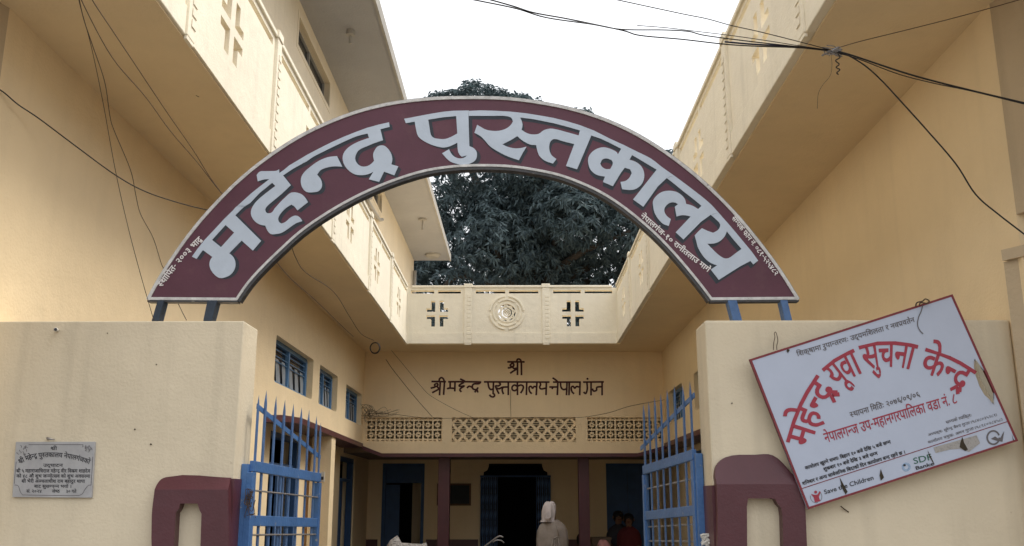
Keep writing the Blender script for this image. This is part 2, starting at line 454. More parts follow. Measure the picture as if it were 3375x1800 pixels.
# ------------------------------------------------------------------ script shapes: glyph outlines and a small shaper
GLY = json.loads('''{"क":[762,[777,551,452,551,452,349,486,377,525,393,569,399,628,389,675,358,698,326,711,286,716,239,701,141,651,39,579,80,620,154,636,237,631,278,617,307,593,324,562,330,526,322,489,298,452,258,452,0,371,0,371,174,312,136,226,118,138,137,100,161,71,195,52,238,46,290,52,340,70,382,101,417,141,443,189,459,244,464,339,454,333,381,249,391,198,385,159,365,135,334,127,292,135,246,158,214,190,194,228,188,307,209,371,260,371,551,0,551,0,622,777,622]],"ख":[818,[729,551,729,0,648,0,648,45,572,16,488,7,417,13,348,31,282,61,216,104,150,163,85,239,49,297,40,338,55,376,104,393,148,382,181,350,210,399,217,458,214,508,201,551,0,551,0,622,833,622,833,551],[534,232,598,247,648,280,648,551,281,551,298,458,294,407,282,364,263,328,237,298,204,273,166,253,213,201,263,158,314,124,368,99,426,84,490,79,572,89,648,122,648,198,593,174,521,164,437,184,378,238,356,319,361,364,377,402,404,433,439,455,482,469,575,471,616,463,610,394,540,404,497,399,465,382,444,354,437,316,444,279,465,252]],"ग":[563,[208,551,208,234,196,193,160,178,107,199,60,250,41,308,55,345,102,359,127,359,127,551,0,551,0,622,578,622,578,551,474,551,474,0,393,0,393,551]],"घ":[591,[605,551,502,551,502,0,421,0,421,166,352,132,259,118,211,123,169,136,134,159,98,206,86,266,96,320,128,366,65,420,48,457,42,497,52,551,0,551,0,622,605,622],[167,269,174,233,195,208,267,188,316,193,358,210,421,260,421,551,145,551,123,494,128,461,145,437,200,412,263,419,308,417,302,347,229,343,196,328,174,303]],"च":[634,[649,551,545,551,545,0,465,0,465,165,403,133,317,118,269,123,227,137,191,161,163,193,147,231,141,275,154,330,185,371,38,369,38,441,389,440,382,370,298,364,257,346,230,315,221,274,228,236,250,210,317,188,363,193,403,210,465,260,465,551,0,551,0,622,649,622]],"छ":[701,[296,70,346,74,392,84,436,102,475,125,509,154,537,187,557,225,570,266,574,310,568,353,551,388,524,411,487,419,439,401,424,358,431,328,451,301,535,261,502,198,453,215,414,237,384,263,356,307,347,356,354,400,375,438,408,466,455,481,455,551,0,551,0,622,715,622,715,551,535,551,535,477,582,457,620,422,645,373,653,308,647,251,628,195,557,96,486,45,444,26,349,3,296,0,237,5,188,18,150,42,113,89,101,147,109,191,132,231,67,284,49,319,43,359,54,412,88,451,121,469,160,479,249,481,288,473,282,404,251,412,212,415,146,399,124,350,130,324,146,305,202,281,266,290,308,287,302,217,206,201,182,148,190,113,213,89]],"ज":[742,[653,551,653,0,572,0,572,370,378,373,436,303,458,218,438,141,384,95,310,80,258,88,209,111,177,135,117,212,31,401,102,426,133,344,165,276,198,223,232,184,268,161,306,153,359,170,374,193,379,227,371,270,349,310,273,377,302,441,572,441,572,551,0,551,0,622,757,622,757,551]],"झ":[756,[271,222,213,215,161,197,82,263,58,304,50,352,60,400,87,433,139,458,218,465,314,465,314,551,0,551,0,622,771,622,771,551,667,551,667,0,586,0,586,209,537,200,484,197,438,202,447,154,437,96,406,52,374,30,335,14,289,4,415,-40,382,-110,273,-56,176,1,83,19,57,37,48,65,62,102,101,116,143,106,194,70,281,73,328,89,356,115,366,153,360,182,342,204],[480,268,586,283,586,551,395,551,395,394,167,391,145,381,130,347,144,307,174,277,275,294]],"ञ":[742,[192,420,256,440,315,446,377,438,429,412,467,371,485,315,537,320,572,332,572,551,0,551,0,622,756,622,756,551,653,551,653,0,572,0,572,256,468,201,442,168,373,129,300,118,245,124,194,142,148,171,104,213,65,269,29,338,98,365,154,265,184,232,233,202,294,192,343,199,380,218,403,248,411,287,404,326,383,353,313,373,265,366,219,348]],"ट":[504,[519,551,371,551,371,349,316,349,236,341,181,318,140,273,126,215,132,171,148,136,206,89,283,74,375,87,455,121,482,47,389,14,286,0,242,3,200,12,163,26,114,58,77,101,60,136,49,176,46,220,55,280,80,330,119,369,170,397,207,410,290,551,0,551,0,622,519,622]],"ठ":[585,[600,551,371,551,371,414,420,391,462,362,495,328,519,288,534,245,539,198,531,135,506,85,468,47,418,21,297,0,227,6,166,25,115,57,77,99,54,153,46,216,55,278,80,329,119,368,170,397,290,551,0,551,0,622,600,622],[293,72,338,75,377,86,411,103,446,142,458,200,451,246,429,287,393,321,343,349,262,346,221,337,187,321,143,277,126,210,138,149,174,106,208,87,248,76]],"ड":[577,[358,222,300,215,248,197,169,263,145,304,137,352,147,400,174,433,228,458,308,465,401,465,401,551,0,551,0,622,592,622,592,551,482,551,482,394,254,391,232,381,217,347,231,307,261,277,362,294,409,290,450,277,485,257,522,212,534,154,529,112,512,75,485,44,447,19,397,5,337,0,274,5,215,20,162,44,112,76,66,114,25,158,86,207,163,132,244,88,289,78,337,74,401,83,440,109,453,152,447,183,429,205]],"ढ":[563,[307,0,257,3,212,12,171,28,134,49,104,75,79,107,61,143,50,185,46,231,50,275,62,314,82,349,124,390,177,421,260,443,305,446,305,551,0,551,0,622,577,622,577,551,385,551,385,375,248,367,188,341,142,292,126,221,134,168,158,126,197,95,248,75,233,157,250,221,299,270,380,288,461,270,508,221,523,157,517,113,497,75,466,44,422,19,370,5],[306,140,323,70,373,76,413,94,439,121,448,157,431,204,385,221,353,216,328,200,312,174]],"ण":[723,[634,551,634,0,553,0,553,551,420,551,420,321,412,250,385,198,331,160,251,146,194,153,149,172,114,205,88,263,79,352,79,551,0,551,0,622,737,622,737,551],[249,217,293,225,321,249,336,288,339,551,160,551,160,353,164,291,178,251,206,226]],"त":[570,[481,551,481,0,400,0,400,328,291,328,200,322,150,299,132,274,126,237,135,189,163,143,271,40,217,-12,132,68,69,151,51,195,45,242,59,305,93,351,163,388,272,399,400,399,400,551,0,551,0,622,584,622,584,551]],"थ":[642,[553,551,553,0,472,0,472,180,403,147,308,132,254,137,206,154,164,181,128,218,101,265,83,322,140,337,185,356,217,378,245,418,255,467,249,511,232,543,205,562,171,568,130,556,114,521,134,481,195,461,187,391,129,405,84,431,56,468,46,519,55,568,83,604,123,625,172,632,251,615,312,561,330,520,336,469,332,423,318,383,296,349,266,320,228,295,182,274,234,221,314,203,403,223,472,275,472,551,390,551,390,622,656,622,656,551]],"द":[520,[413,-58,342,73,287,68,203,79,125,113,68,176,51,219,46,272,62,348,102,401,183,443,295,456,295,551,0,551,0,622,534,622,534,551,376,551,376,385,234,378,173,355,139,317,126,262,136,214,166,175,197,155,237,144,312,141,306,176,311,206,327,226,373,240,411,234,439,216,461,162,447,113,410,86,480,-24]],"ध":[615,[630,551,526,551,526,0,445,0,445,150,378,117,283,103,235,108,193,121,159,144,123,191,111,251,120,303,148,348,105,370,72,402,49,442,42,493,52,548,83,593,130,622,187,632,236,625,275,604,302,572,311,531,301,486,271,443,210,482,226,504,230,526,220,555,184,568,136,546,116,489,132,438,172,409,223,397,333,402,326,332,253,328,220,312,198,288,191,254,198,218,220,193,292,173,341,178,382,195,445,245,445,551,383,551,383,622,630,622]],"न":[555,[0,622,569,622,569,551,466,551,466,0,385,0,385,298,204,298,204,244,190,202,153,188,102,209,56,260,37,318,51,355,98,369,385,369,385,551,0,551]],"प":[568,[479,551,479,0,398,0,398,191,335,159,254,146,182,160,128,194,91,258,79,358,79,551,0,551,0,622,583,622,583,551],[398,551,160,551,163,304,173,266,190,240,220,223,263,217,338,236,398,280]],"फ":[771,[460,551,460,349,514,386,578,399,637,389,684,358,707,326,720,286,725,239,710,141,660,39,588,80,629,154,645,237,640,278,625,307,601,324,570,330,534,322,498,298,460,257,460,0,379,0,379,193,323,160,248,146,176,161,125,197,90,262,79,354,79,551,0,551,0,622,786,622,786,551],[160,551,160,360,166,281,188,240,213,223,248,217,321,234,379,278,379,551]],"ब":[571,[585,551,482,551,482,0,401,0,401,165,336,133,241,118,141,139,101,164,71,198,52,238,46,286,53,339,73,383,107,418,151,444,204,459,369,454,363,385,268,395,230,392,365,224,401,256,401,551,0,551,0,622,585,622],[127,287,135,242,161,210,198,190,242,184,308,195,168,370,137,335]],"भ":[703,[174,632,240,622,291,586,321,533,332,437,332,321,533,321,533,551,402,551,402,622,717,622,717,551,614,551,614,0,533,0,533,250,332,250,332,213,318,166,283,151,243,164,204,196,175,237,164,278,178,309,224,321,253,321,248,498,232,538,206,561,169,568,128,555,114,521,120,496,138,478,218,460,210,389,163,396,124,408,91,426,57,464,46,520,56,571,84,606,126,625]],"म":[598,[509,551,509,0,428,0,428,250,207,250,207,213,193,166,159,151,119,164,80,196,51,237,39,278,53,309,100,321,126,321,126,551,0,551,0,622,612,622,612,551],[428,551,207,551,207,321,428,321]],"य":[580,[595,622,595,551,491,551,491,0,410,0,410,179,343,147,253,132,197,139,148,159,108,193,75,237,52,291,38,353,130,390,153,418,160,457,149,509,123,551,0,551,0,622],[129,301,180,228,215,209,259,203,346,224,410,274,410,551,211,551,233,498,240,445,228,381,191,333]],"र":[409,[395,42,341,-12,230,87,138,181,75,256,47,305,40,340,55,376,104,393,148,382,181,349,238,399,256,468,251,514,239,551,0,551,0,622,424,622,424,551,320,551,336,458,331,407,314,365,254,301,167,254,272,147]],"ल":[678,[0,551,0,622,693,622,693,551,589,551,589,0,508,0,508,355,494,356,445,344,397,301,356,208,279,232,311,313,263,342,209,353,174,347,148,330,131,304,126,271,148,199,210,127,309,40,255,-12,149,84,73,176,52,224,45,275,51,323,70,362,131,411,204,426,285,412,354,370,396,401,444,420,508,426,508,551]],"व":[556,[571,551,467,551,467,0,387,0,387,165,324,133,233,118,137,139,71,198,52,238,46,286,52,339,72,383,104,418,146,444,196,459,354,454,349,381,259,391,204,384,162,364,136,331,127,287,135,243,159,212,193,194,235,188,283,194,325,211,387,260,387,551,0,551,0,622,571,622]],"श":[680,[122,189,64,207,46,227,40,255,58,299,104,314,142,307,191,276,237,299,273,335,297,384,305,443,298,493,275,533,242,558,199,566,153,553,138,516,148,484,186,454,270,440,253,370,196,378,149,394,113,418,78,463,66,517,75,563,102,600,145,624,204,632,292,611,329,584,359,547,378,499,384,440,380,395,369,353,350,312,324,276,292,246,254,221,341,135,414,43,350,-1,258,118,179,194],[591,551,591,0,510,0,510,551,421,551,421,622,695,622,695,551]],"ष":[578,[593,622,593,551,489,551,489,0,408,0,408,191,341,160,254,146,182,160,128,194,91,258,79,358,79,551,0,551,0,622],[408,551,205,551,408,287],[189,240,219,223,262,217,313,225,360,245,159,507,162,304,172,266]],"स":[676,[587,551,587,0,506,0,506,266,448,254,380,251,292,259,212,277,167,253,264,146,380,42,326,-12,221,87,133,181,73,256,46,305,40,340,55,376,104,393,148,382,181,350,210,399,217,458,213,512,201,551,0,551,0,622,691,622,691,551],[369,322,440,326,506,339,506,551,281,551,293,511,298,458,289,385,262,333]],"ह":[531,[321,69,380,98,397,120,403,148,396,182,374,208,336,224,280,229,219,222,175,201,147,167,138,124,150,64,197,-1,302,-89,248,-142,108,-9,80,34,64,80,58,130,73,198,115,248,83,292,69,352,79,400,106,433,159,458,229,465,361,465,361,551,0,551,0,622,546,622,546,551,442,551,442,394,186,391,164,381,149,347,159,312,183,284,284,300,347,295,397,279,434,255,461,225,481,153,473,100,447,57,405,24,348,2]],"अ":[764,[470,218,459,157,425,114,374,89,312,80,257,87,206,108,159,144,115,196,71,267,29,356,100,382,129,316,160,260,193,215,228,180,265,160,305,153,367,171,385,193,391,227,371,293,318,347,260,341,255,411,313,418,352,435,373,461,380,494,374,525,357,546,302,562,235,552,171,525,146,594,211,620,298,632,346,628,386,615,418,593,449,549,459,495,452,447,429,407,392,375,412,355,486,350,543,353,594,363,594,551,521,551,521,622,779,622,779,551,675,551,675,0,594,0,594,290,455,282]],"आ":[1022,[470,218,459,157,425,114,374,89,312,80,257,87,206,108,159,144,115,196,71,267,29,356,100,382,129,316,160,260,193,215,228,180,265,160,305,153,367,171,385,193,391,227,371,293,318,347,260,341,255,411,313,418,352,435,373,461,380,494,374,525,357,546,302,562,235,552,171,525,146,594,211,620,298,632,346,628,386,615,418,593,449,549,459,495,452,447,429,407,392,375,412,355,486,350,543,353,594,363,594,551,521,551,521,622,1038,622,1038,551,934,551,934,0,853,0,853,551,675,551,675,0,594,0,594,290,455,282]],"इ":[491,[271,222,213,215,161,197,82,263,58,304,50,352,60,400,87,433,141,458,221,465,314,465,314,551,0,551,0,622,505,622,505,551,395,551,395,394,167,391,145,381,130,347,144,307,174,277,275,294,322,290,363,277,398,257,435,212,447,154,437,96,406,52,374,30,335,14,289,4,415,-40,382,-110,273,-56,176,1,83,19,57,37,48,65,62,102,101,116,143,106,194,70,281,73,328,89,356,115,366,153,360,182,342,204]],"उ":[548,[0,622,563,622,563,551,453,551,477,510,485,464,476,409,450,364,406,328,471,254,492,207,499,152,493,106,477,68,415,17,328,0,272,8,220,31,186,55,153,88,121,130,29,313,100,338,162,201,235,108,276,82,320,74,388,93,407,119,414,160,392,236,329,301,264,294,259,364,323,372,369,390,395,420,404,463,389,516,351,551,0,551]],"ए":[553,[568,551,474,551,474,380,467,299,441,246,411,219,372,201,323,192,307,266,345,275,370,292,388,322,393,380,393,551,160,551,163,278,176,230,206,196,260,160,370,98,460,30,479,-7,486,-53,470,-128,439,-184,367,-142,392,-100,403,-55,395,-22,363,11,203,106,137,154,95,212,79,316,79,551,0,551,0,622,568,622]],"ओ":[1022,[470,218,459,157,425,114,374,89,312,80,257,87,206,108,159,144,115,196,71,267,29,356,100,382,129,316,160,260,193,215,228,180,265,160,305,153,367,171,385,193,391,227,371,293,318,347,260,341,255,411,313,418,352,435,373,461,380,494,374,525,357,546,302,562,235,552,171,525,146,594,211,620,298,632,346,628,386,615,418,593,449,549,459,495,452,447,429,407,392,375,412,355,486,350,543,353,594,363,594,551,521,551,521,622,1038,622,1038,551,934,551,934,0,853,0,853,551,675,551,675,0,594,0,594,290,455,282],[854,615,813,740,767,804,708,823,669,819,638,809,614,882,705,896,755,890,799,871,836,836,870,784,929,615]],"औ":[1022,[470,218,459,157,425,114,374,89,312,80,257,87,206,108,159,144,115,196,71,267,29,356,100,382,129,316,160,260,193,215,228,180,265,160,305,153,367,171,385,193,391,227,371,293,318,347,260,341,255,411,313,418,352,435,373,461,380,494,374,525,357,546,302,562,235,552,171,525,146,594,211,620,298,632,346,628,386,615,418,593,449,549,459,495,452,447,429,407,392,375,412,355,486,350,543,353,594,363,594,551,521,551,521,622,1038,622,1038,551,934,551,934,0,853,0,853,551,675,551,675,0,594,0,594,290,455,282],[844,615,795,674,751,698,703,703,662,697,621,682,595,751,643,767,697,773,777,752,836,692,840,694,801,775,760,815,707,827,667,823,637,813,614,882,705,896,755,890,799,871,836,836,870,784,929,615]],"ा":[259,[170,551,170,0,89,0,89,551,0,551,0,622,273,622,273,551]],"ि":[259,[89,551,0,551,0,622,80,622,61,669,53,724,59,773,79,814,111,849,154,875,206,891,266,896,356,888,440,862,516,820,585,763,648,695,704,615,620,615,515,731,402,801,283,824,221,817,174,795,144,760,134,714,144,662,165,622,273,622,273,551,170,551,170,0,89,0]],"ी":[259,[-185,615,-211,682,-220,748,-210,807,-178,855,-146,878,-107,891,-61,896,-6,889,39,868,76,831,108,779,163,622,273,622,273,551,170,551,170,0,89,0,89,551,0,551,0,622,87,622,29,776,-8,813,-57,825,-92,819,-118,801,-134,771,-139,733,-129,672,-105,615]],"ु":[0,[-248,-12,-136,11,-90,7,-51,-6,-20,-28,12,-72,22,-129,10,-184,-25,-229,-60,-251,-104,-264,-157,-268,-219,-263,-275,-248,-325,-222,-414,-147,-455,-100,-394,-57,-320,-136,-246,-182,-157,-196,-98,-188,-63,-163,-51,-122,-57,-93,-76,-73,-131,-57,-180,-62,-222,-79]],"ू":[0,[-63,-245,-117,-262,-173,-268,-219,-264,-259,-250,-291,-229,-322,-183,-333,-126,-322,-73,-287,-29,-253,-7,-211,7,-162,11,-114,8,-70,-1,-31,-17,68,-91,145,-189,83,-228,47,-177,-27,-101,-66,-77,-109,-62,-156,-57,-201,-62,-233,-77,-253,-99,-259,-128,-253,-160,-234,-181,-178,-196,-130,-191,-88,-175]],"े":[0,[-169,615,-211,740,-256,804,-315,823,-354,819,-385,809,-409,882,-318,896,-268,890,-225,871,-187,836,-154,784,-94,615]],"ै":[0,[-179,615,-229,674,-273,698,-320,703,-361,697,-402,682,-428,751,-380,767,-326,773,-246,752,-187,692,-183,694,-222,775,-263,815,-316,827,-356,823,-386,813,-409,882,-318,896,-268,890,-225,871,-187,836,-154,784,-94,615]],"ो":[259,[170,551,170,0,89,0,89,551,0,551,0,622,273,622,273,551],[90,615,49,740,3,804,-56,823,-95,819,-126,809,-150,882,-59,896,-9,890,35,871,72,836,106,784,165,615]],"ौ":[259,[170,551,170,0,89,0,89,551,0,551,0,622,273,622,273,551],[80,615,31,674,-14,698,-61,703,-102,697,-143,682,-169,751,-121,767,-67,773,13,752,72,692,76,694,37,775,-4,815,-57,827,-97,823,-127,813,-150,882,-59,896,-9,890,35,871,72,836,106,784,165,615]],"ं":[0,[-185,772,-169,813,-130,830,-91,813,-75,772,-91,731,-130,714,-169,731]],"ः":[272,[78,435,96,480,139,499,182,480,200,435,182,390,139,371,96,390],[78,118,96,163,139,182,182,163,200,118,182,73,139,54,96,73]],"्":[0,[-179,-44,-131,-39,-48,-50,-13,-65,78,-133,151,-227,94,-268,61,-219,27,-180,-7,-151,-42,-130,-82,-117,-167,-118]],"ॐ":[902,[502,816,516,852,552,866,587,852,602,816,587,781,552,766,516,781],[759,833,740,772,715,725,683,691,644,667,601,654,553,649,507,654,465,669,427,694,393,729,364,775,339,833,408,856,446,778,468,751,507,725,555,716,606,725,642,754,686,858],[470,218,459,157,425,114,374,89,312,80,257,87,206,108,159,144,115,196,71,267,29,356,100,382,129,316,160,260,193,215,228,180,265,160,305,153,367,171,385,193,391,227,371,293,318,347,260,341,255,411,313,418,352,435,373,461,380,494,374,525,357,546,302,562,235,552,171,525,146,594,211,620,298,632,346,628,386,615,418,593,449,549,459,495,441,423,385,370,416,350,446,344,482,356,516,396,546,443,616,523,656,541,705,547,778,529,836,471,852,425,858,368,853,318,837,275,811,239,775,212,733,196,683,191,603,209,537,254,586,307,632,274,686,262,719,269,750,289,771,322,778,369,773,415,757,449,732,469,702,476,654,459,583,357,533,297,499,280]],"०":[551,[275,121,220,127,172,147,131,177,101,218,81,266,75,321,81,376,101,425,131,464,171,495,219,514,274,520,330,514,379,495,419,464,450,424,470,375,476,319,470,264,451,216,420,176,380,146,331,127],[273,192,321,201,360,229,386,271,394,322,386,374,362,414,325,440,277,449,230,440,191,412,166,370,157,318,165,267,189,227,226,201]],"१":[551,[275,632,339,623,388,594,419,551,429,499,412,424,353,347,241,256,362,160,418,99,433,34,421,-24,386,-79,321,-30,343,0,350,34,342,69,310,103,128,254,132,276,293,396,334,448,348,498,343,526,328,546,276,562,228,548,210,510,226,472,280,444,231,386,158,438,140,473,134,517,149,571,195,615]],"२":[551,[477,33,413,-12,293,150,239,208,187,204,128,222,110,242,104,270,122,314,168,329,206,321,255,291,295,312,329,346,352,389,360,442,352,494,328,531,290,553,243,561,178,553,110,526,84,595,163,623,247,632,347,611,386,585,417,548,437,499,443,440,439,395,427,354,408,316,382,283,352,255,316,233,405,133]],"३":[551,[90,594,155,620,248,632,297,628,339,616,373,596,406,553,417,498,410,452,391,414,358,384,400,362,428,332,450,257,442,209,419,168,380,133,329,108,389,44,442,-25,377,-67,312,22,254,91,193,87,135,105,117,125,111,152,129,197,175,212,218,204,274,167,316,180,345,200,361,227,367,260,360,292,341,319,308,338,264,346,193,340,189,411,281,422,326,451,338,495,332,525,314,546,252,562,184,552,115,525]],"४":[551,[428,127,418,77,388,35,340,7,277,-2,199,15,142,61,120,131,128,183,157,241,225,320,139,413,90,480,68,533,62,579,69,632,154,617,147,579,156,530,192,467,275,375,358,469,396,531,406,576,399,617,483,632,490,579,484,529,460,477,411,412,327,322,396,239,423,178],[200,138,217,90,240,74,274,69,328,88,348,136,343,168,323,209,274,266,226,210,205,169]],"५":[551,[477,-67,348,208,312,207,228,218,155,253,103,321,84,428,98,529,143,632,227,611,182,516,164,417,173,356,199,312,244,285,326,277,320,313,325,342,342,362,391,377,427,371,453,353,475,298,460,249,418,221,549,-35]],"६":[551,[470,-67,384,106,274,110,224,127,184,154,155,189,132,272,144,326,180,373,124,426,103,501,116,557,156,599,194,617,238,628,288,632,391,622,385,552,345,560,292,563,232,555,196,531,184,492,204,443,254,414,333,423,384,419,377,350,279,347,243,331,220,304,212,266,221,226,247,197,286,180,357,175,357,240,373,260,418,274,456,268,484,250,506,196,491,148,451,120,490,45,542,-35]],"७":[551,[512,270,506,199,490,143,462,101,426,72,383,55,334,49,276,55,225,74,179,108,140,159,116,203,78,319,38,573,118,588,155,336,173,272,195,219,222,178,252,147,289,129,330,123,381,133,412,164,427,212,432,275,420,370,383,441,355,461,322,468,283,455,269,418,280,384,320,356,401,342,384,272,324,281,276,297,239,321,205,366,193,420,202,468,228,506,268,531,322,539,376,530,423,504,460,463,489,408,502,366]],"८":[551,[273,0,176,18,134,41,101,74,79,117,72,171,82,233,115,301,180,388,382,632,444,579,233,324,171,236,154,168,162,124,187,96,224,79,268,74,366,91,465,142,501,68,399,21]],"९":[551,[71,470,92,552,150,611,192,627,240,632,288,627,328,611,362,586,387,551,402,511,407,465,398,406,372,359,329,325,271,307,460,158,512,99,527,34,515,-24,480,-79,416,-30,437,0,444,34,436,69,404,103,166,300,91,386],[151,464,157,426,175,397,203,377,237,371,274,378,302,398,320,429,326,467,320,504,303,535,275,554,240,561,205,554,176,535,157,504]],"।":[379,[194,622,275,622,275,0,194,0]],"S":[458,[399,643,350,670,299,686,247,691,138,668,66,606,40,509,116,368,259,275,335,165,323,126,287,93,224,79,159,90,98,124,44,178,44,54,102,19,165,-2,235,-9,333,15,401,80,426,176,350,333,207,422,131,522,145,564,183,593,239,603,288,597,342,575,399,532]],"a":[427,[411,80,364,56,351,61,347,79,347,310,325,394,267,442,184,458,124,451,75,431,35,397,35,300,80,342,128,366,177,374,238,356,258,295,258,271,107,214,50,172,26,101,40,47,78,7,136,-9,177,-4,217,11,257,37,279,2,325,-9,363,-2,411,26],[258,91,221,64,180,54,134,72,116,117,136,162,187,195,258,222]],"v":[438,[206,-9,236,-9,434,449,339,449,221,173,100,449,3,449]],"e":[479,[438,130,386,101,334,82,281,76,207,91,156,136,130,211,446,211,422,349,354,431,251,458,141,429,68,350,41,230,66,113,140,25,259,-9,327,-3,384,14,438,44],[132,270,154,330,194,368,253,381,308,367,343,329,358,270]],"t":[333,[167,542,0,379,0,369,78,369,78,132,94,59,143,10,224,-9,277,0,332,21,332,104,280,79,231,71,189,85,167,139,167,369,309,369,309,449,167,449]],"h":[500,[150,682,61,682,61,0,150,0,150,322,189,360,225,381,262,387,309,373,339,336,350,278,350,0,439,0,439,275,419,377,365,438,286,458,237,450,191,427]],"C":[708,[656,635,570,667,493,685,422,691,229,644,97,517,48,331,87,179,207,47,416,-9,513,-1,593,20,663,51,663,158,584,116,504,90,425,81,281,114,184,205,149,340,185,474,281,567,421,601,498,593,575,570,656,530]],"i":[219,[154,449,65,449,65,0,154,0],[163,585,147,622,110,638,73,622,57,585,73,548,110,532,147,548]],"l":[219,[154,682,65,682,65,0,154,0]],"d":[510,[451,682,362,682,362,440,268,458,152,429,73,351,44,235,71,110,146,29,262,0,451,0],[362,75,272,75,191,94,148,147,135,222,153,304,203,358,279,378,362,361]],"r":[396,[69,449,69,0,158,0,158,235,173,305,212,354,267,373,306,361,350,329,397,406,343,445,290,458,248,447,204,410,158,449]],"n":[500,[150,449,61,449,61,0,150,0,150,322,189,360,225,381,262,387,309,373,339,336,350,278,350,0,439,0,439,277,418,379,363,438,286,458,237,450,191,427]],"D":[750,[76,0,342,0,536,50,660,175,704,341,666,501,547,629,341,682,76,682],[174,594,325,594,482,559,573,467,603,341,582,238,499,135,330,88,174,88]],"F":[469,[440,682,76,682,76,0,174,0,174,317,440,317,440,405,174,405,174,594,440,594]],"B":[563,[75,0,309,0,446,29,520,97,543,182,523,265,467,326,438,397,472,445,483,508,461,591,393,656,273,682,75,682],[173,594,263,594,334,581,371,546,382,499,366,438,318,402,238,390,173,390],[173,302,291,302,376,288,426,251,442,196,430,145,385,105,296,88,173,88]],"k":[479,[460,449,354,449,155,229,380,0,500,0,268,229],[151,682,62,682,62,0,151,0]]}''')
MID = set('कफ')
NOSTEM = set('टठडढदरहछइए')
_tri = {}


def area2(q):
    return sum(q[i - 1][0] * q[i][1] - q[i][0] * q[i - 1][1] for i in range(len(q)))


def inside(p, q):
    c = False
    for i in range(len(q)):
        (x0, y0), (x1, y1) = q[i - 1], q[i]
        if (y0 > p[1]) != (y1 > p[1]) and p[0] < (x1 - x0) * (p[1] - y0) / (y1 - y0) + x0:
            c = not c
    return c


def glyph_tris(ch, bold=0.0):
    key = (ch, bold)
    if key in _tri:
        return _tri[key]
    loops = []
    for fl in GLY[ch][1:]:
        q = [(fl[i] / 1000, fl[i + 1] / 1000) for i in range(0, len(fl), 2)]
        loops.append(q)
    res = []
    info = []
    for i, q in enumerate(loops):
        depth = sum(1 for j, r in enumerate(loops) if j != i and inside(q[0], r))
        info.append(depth % 2)
    for i, q in enumerate(loops):
        if info[i]:
            continue
        hs = [loops[j] for j in range(len(loops)) if info[j] and inside(loops[j][0], loops[i])]
        ls = [q] + hs
        flat = [p for l_ in ls for p in l_]
        for t in tessellate_polygon([[Vector((p[0], p[1], 0)) for p in l_] for l_ in ls]):
            res.append([(*flat[k], 0) for k in t])
    if bold:
        # a brush-wide band along every outline edge makes the letter heavier
        for q in loops:
            n = len(q)
            for k in range(n):
                a_, b_ = Vector(q[k]), Vector(q[(k + 1) % n])
                d_ = b_ - a_
                if d_.length < 1e-5:
                    continue
                d_.normalize()
                n_ = Vector((-d_.y, d_.x)) * bold
                e_ = d_ * bold * .6
                lv = 1 + k % 3
                c_ = [a_ - e_ + n_, b_ + e_ + n_, b_ + e_ - n_, a_ - e_ - n_]
                c_ = [(p.x, p.y, lv) for p in c_]
                res += [[c_[0], c_[1], c_[2]], [c_[0], c_[2], c_[3]]]
    _tri[key] = res
    return res


def clip_tris(tris, xmax):
    out = []
    for t in tris:
        q = []
        for i in range(3):
            a, b = t[i - 1], t[i]
            ina, inb = a[0] <= xmax, b[0] <= xmax
            if ina != inb:
                u = (xmax - a[0]) / (b[0] - a[0])
                q.append((xmax, a[1] + (b[1] - a[1]) * u, a[2]))
            if inb:
                q.append(b)
        for i in range(1, len(q) - 1):
            out.append([q[0], q[i], q[i + 1]])
    return out


def seg(a, b, w):
    d = Vector((b[0] - a[0], b[1] - a[1]))
    d.normalize()
    n = Vector((-d.y, d.x)) * w / 2
    p = [(a[0] + n.x, a[1] + n.y, 4), (b[0] + n.x, b[1] + n.y, 4), (b[0] - n.x, b[1] - n.y, 4), (a[0] - n.x, a[1] - n.y, 4)]
    return [[p[0], p[1], p[2]], [p[0], p[2], p[3]]]


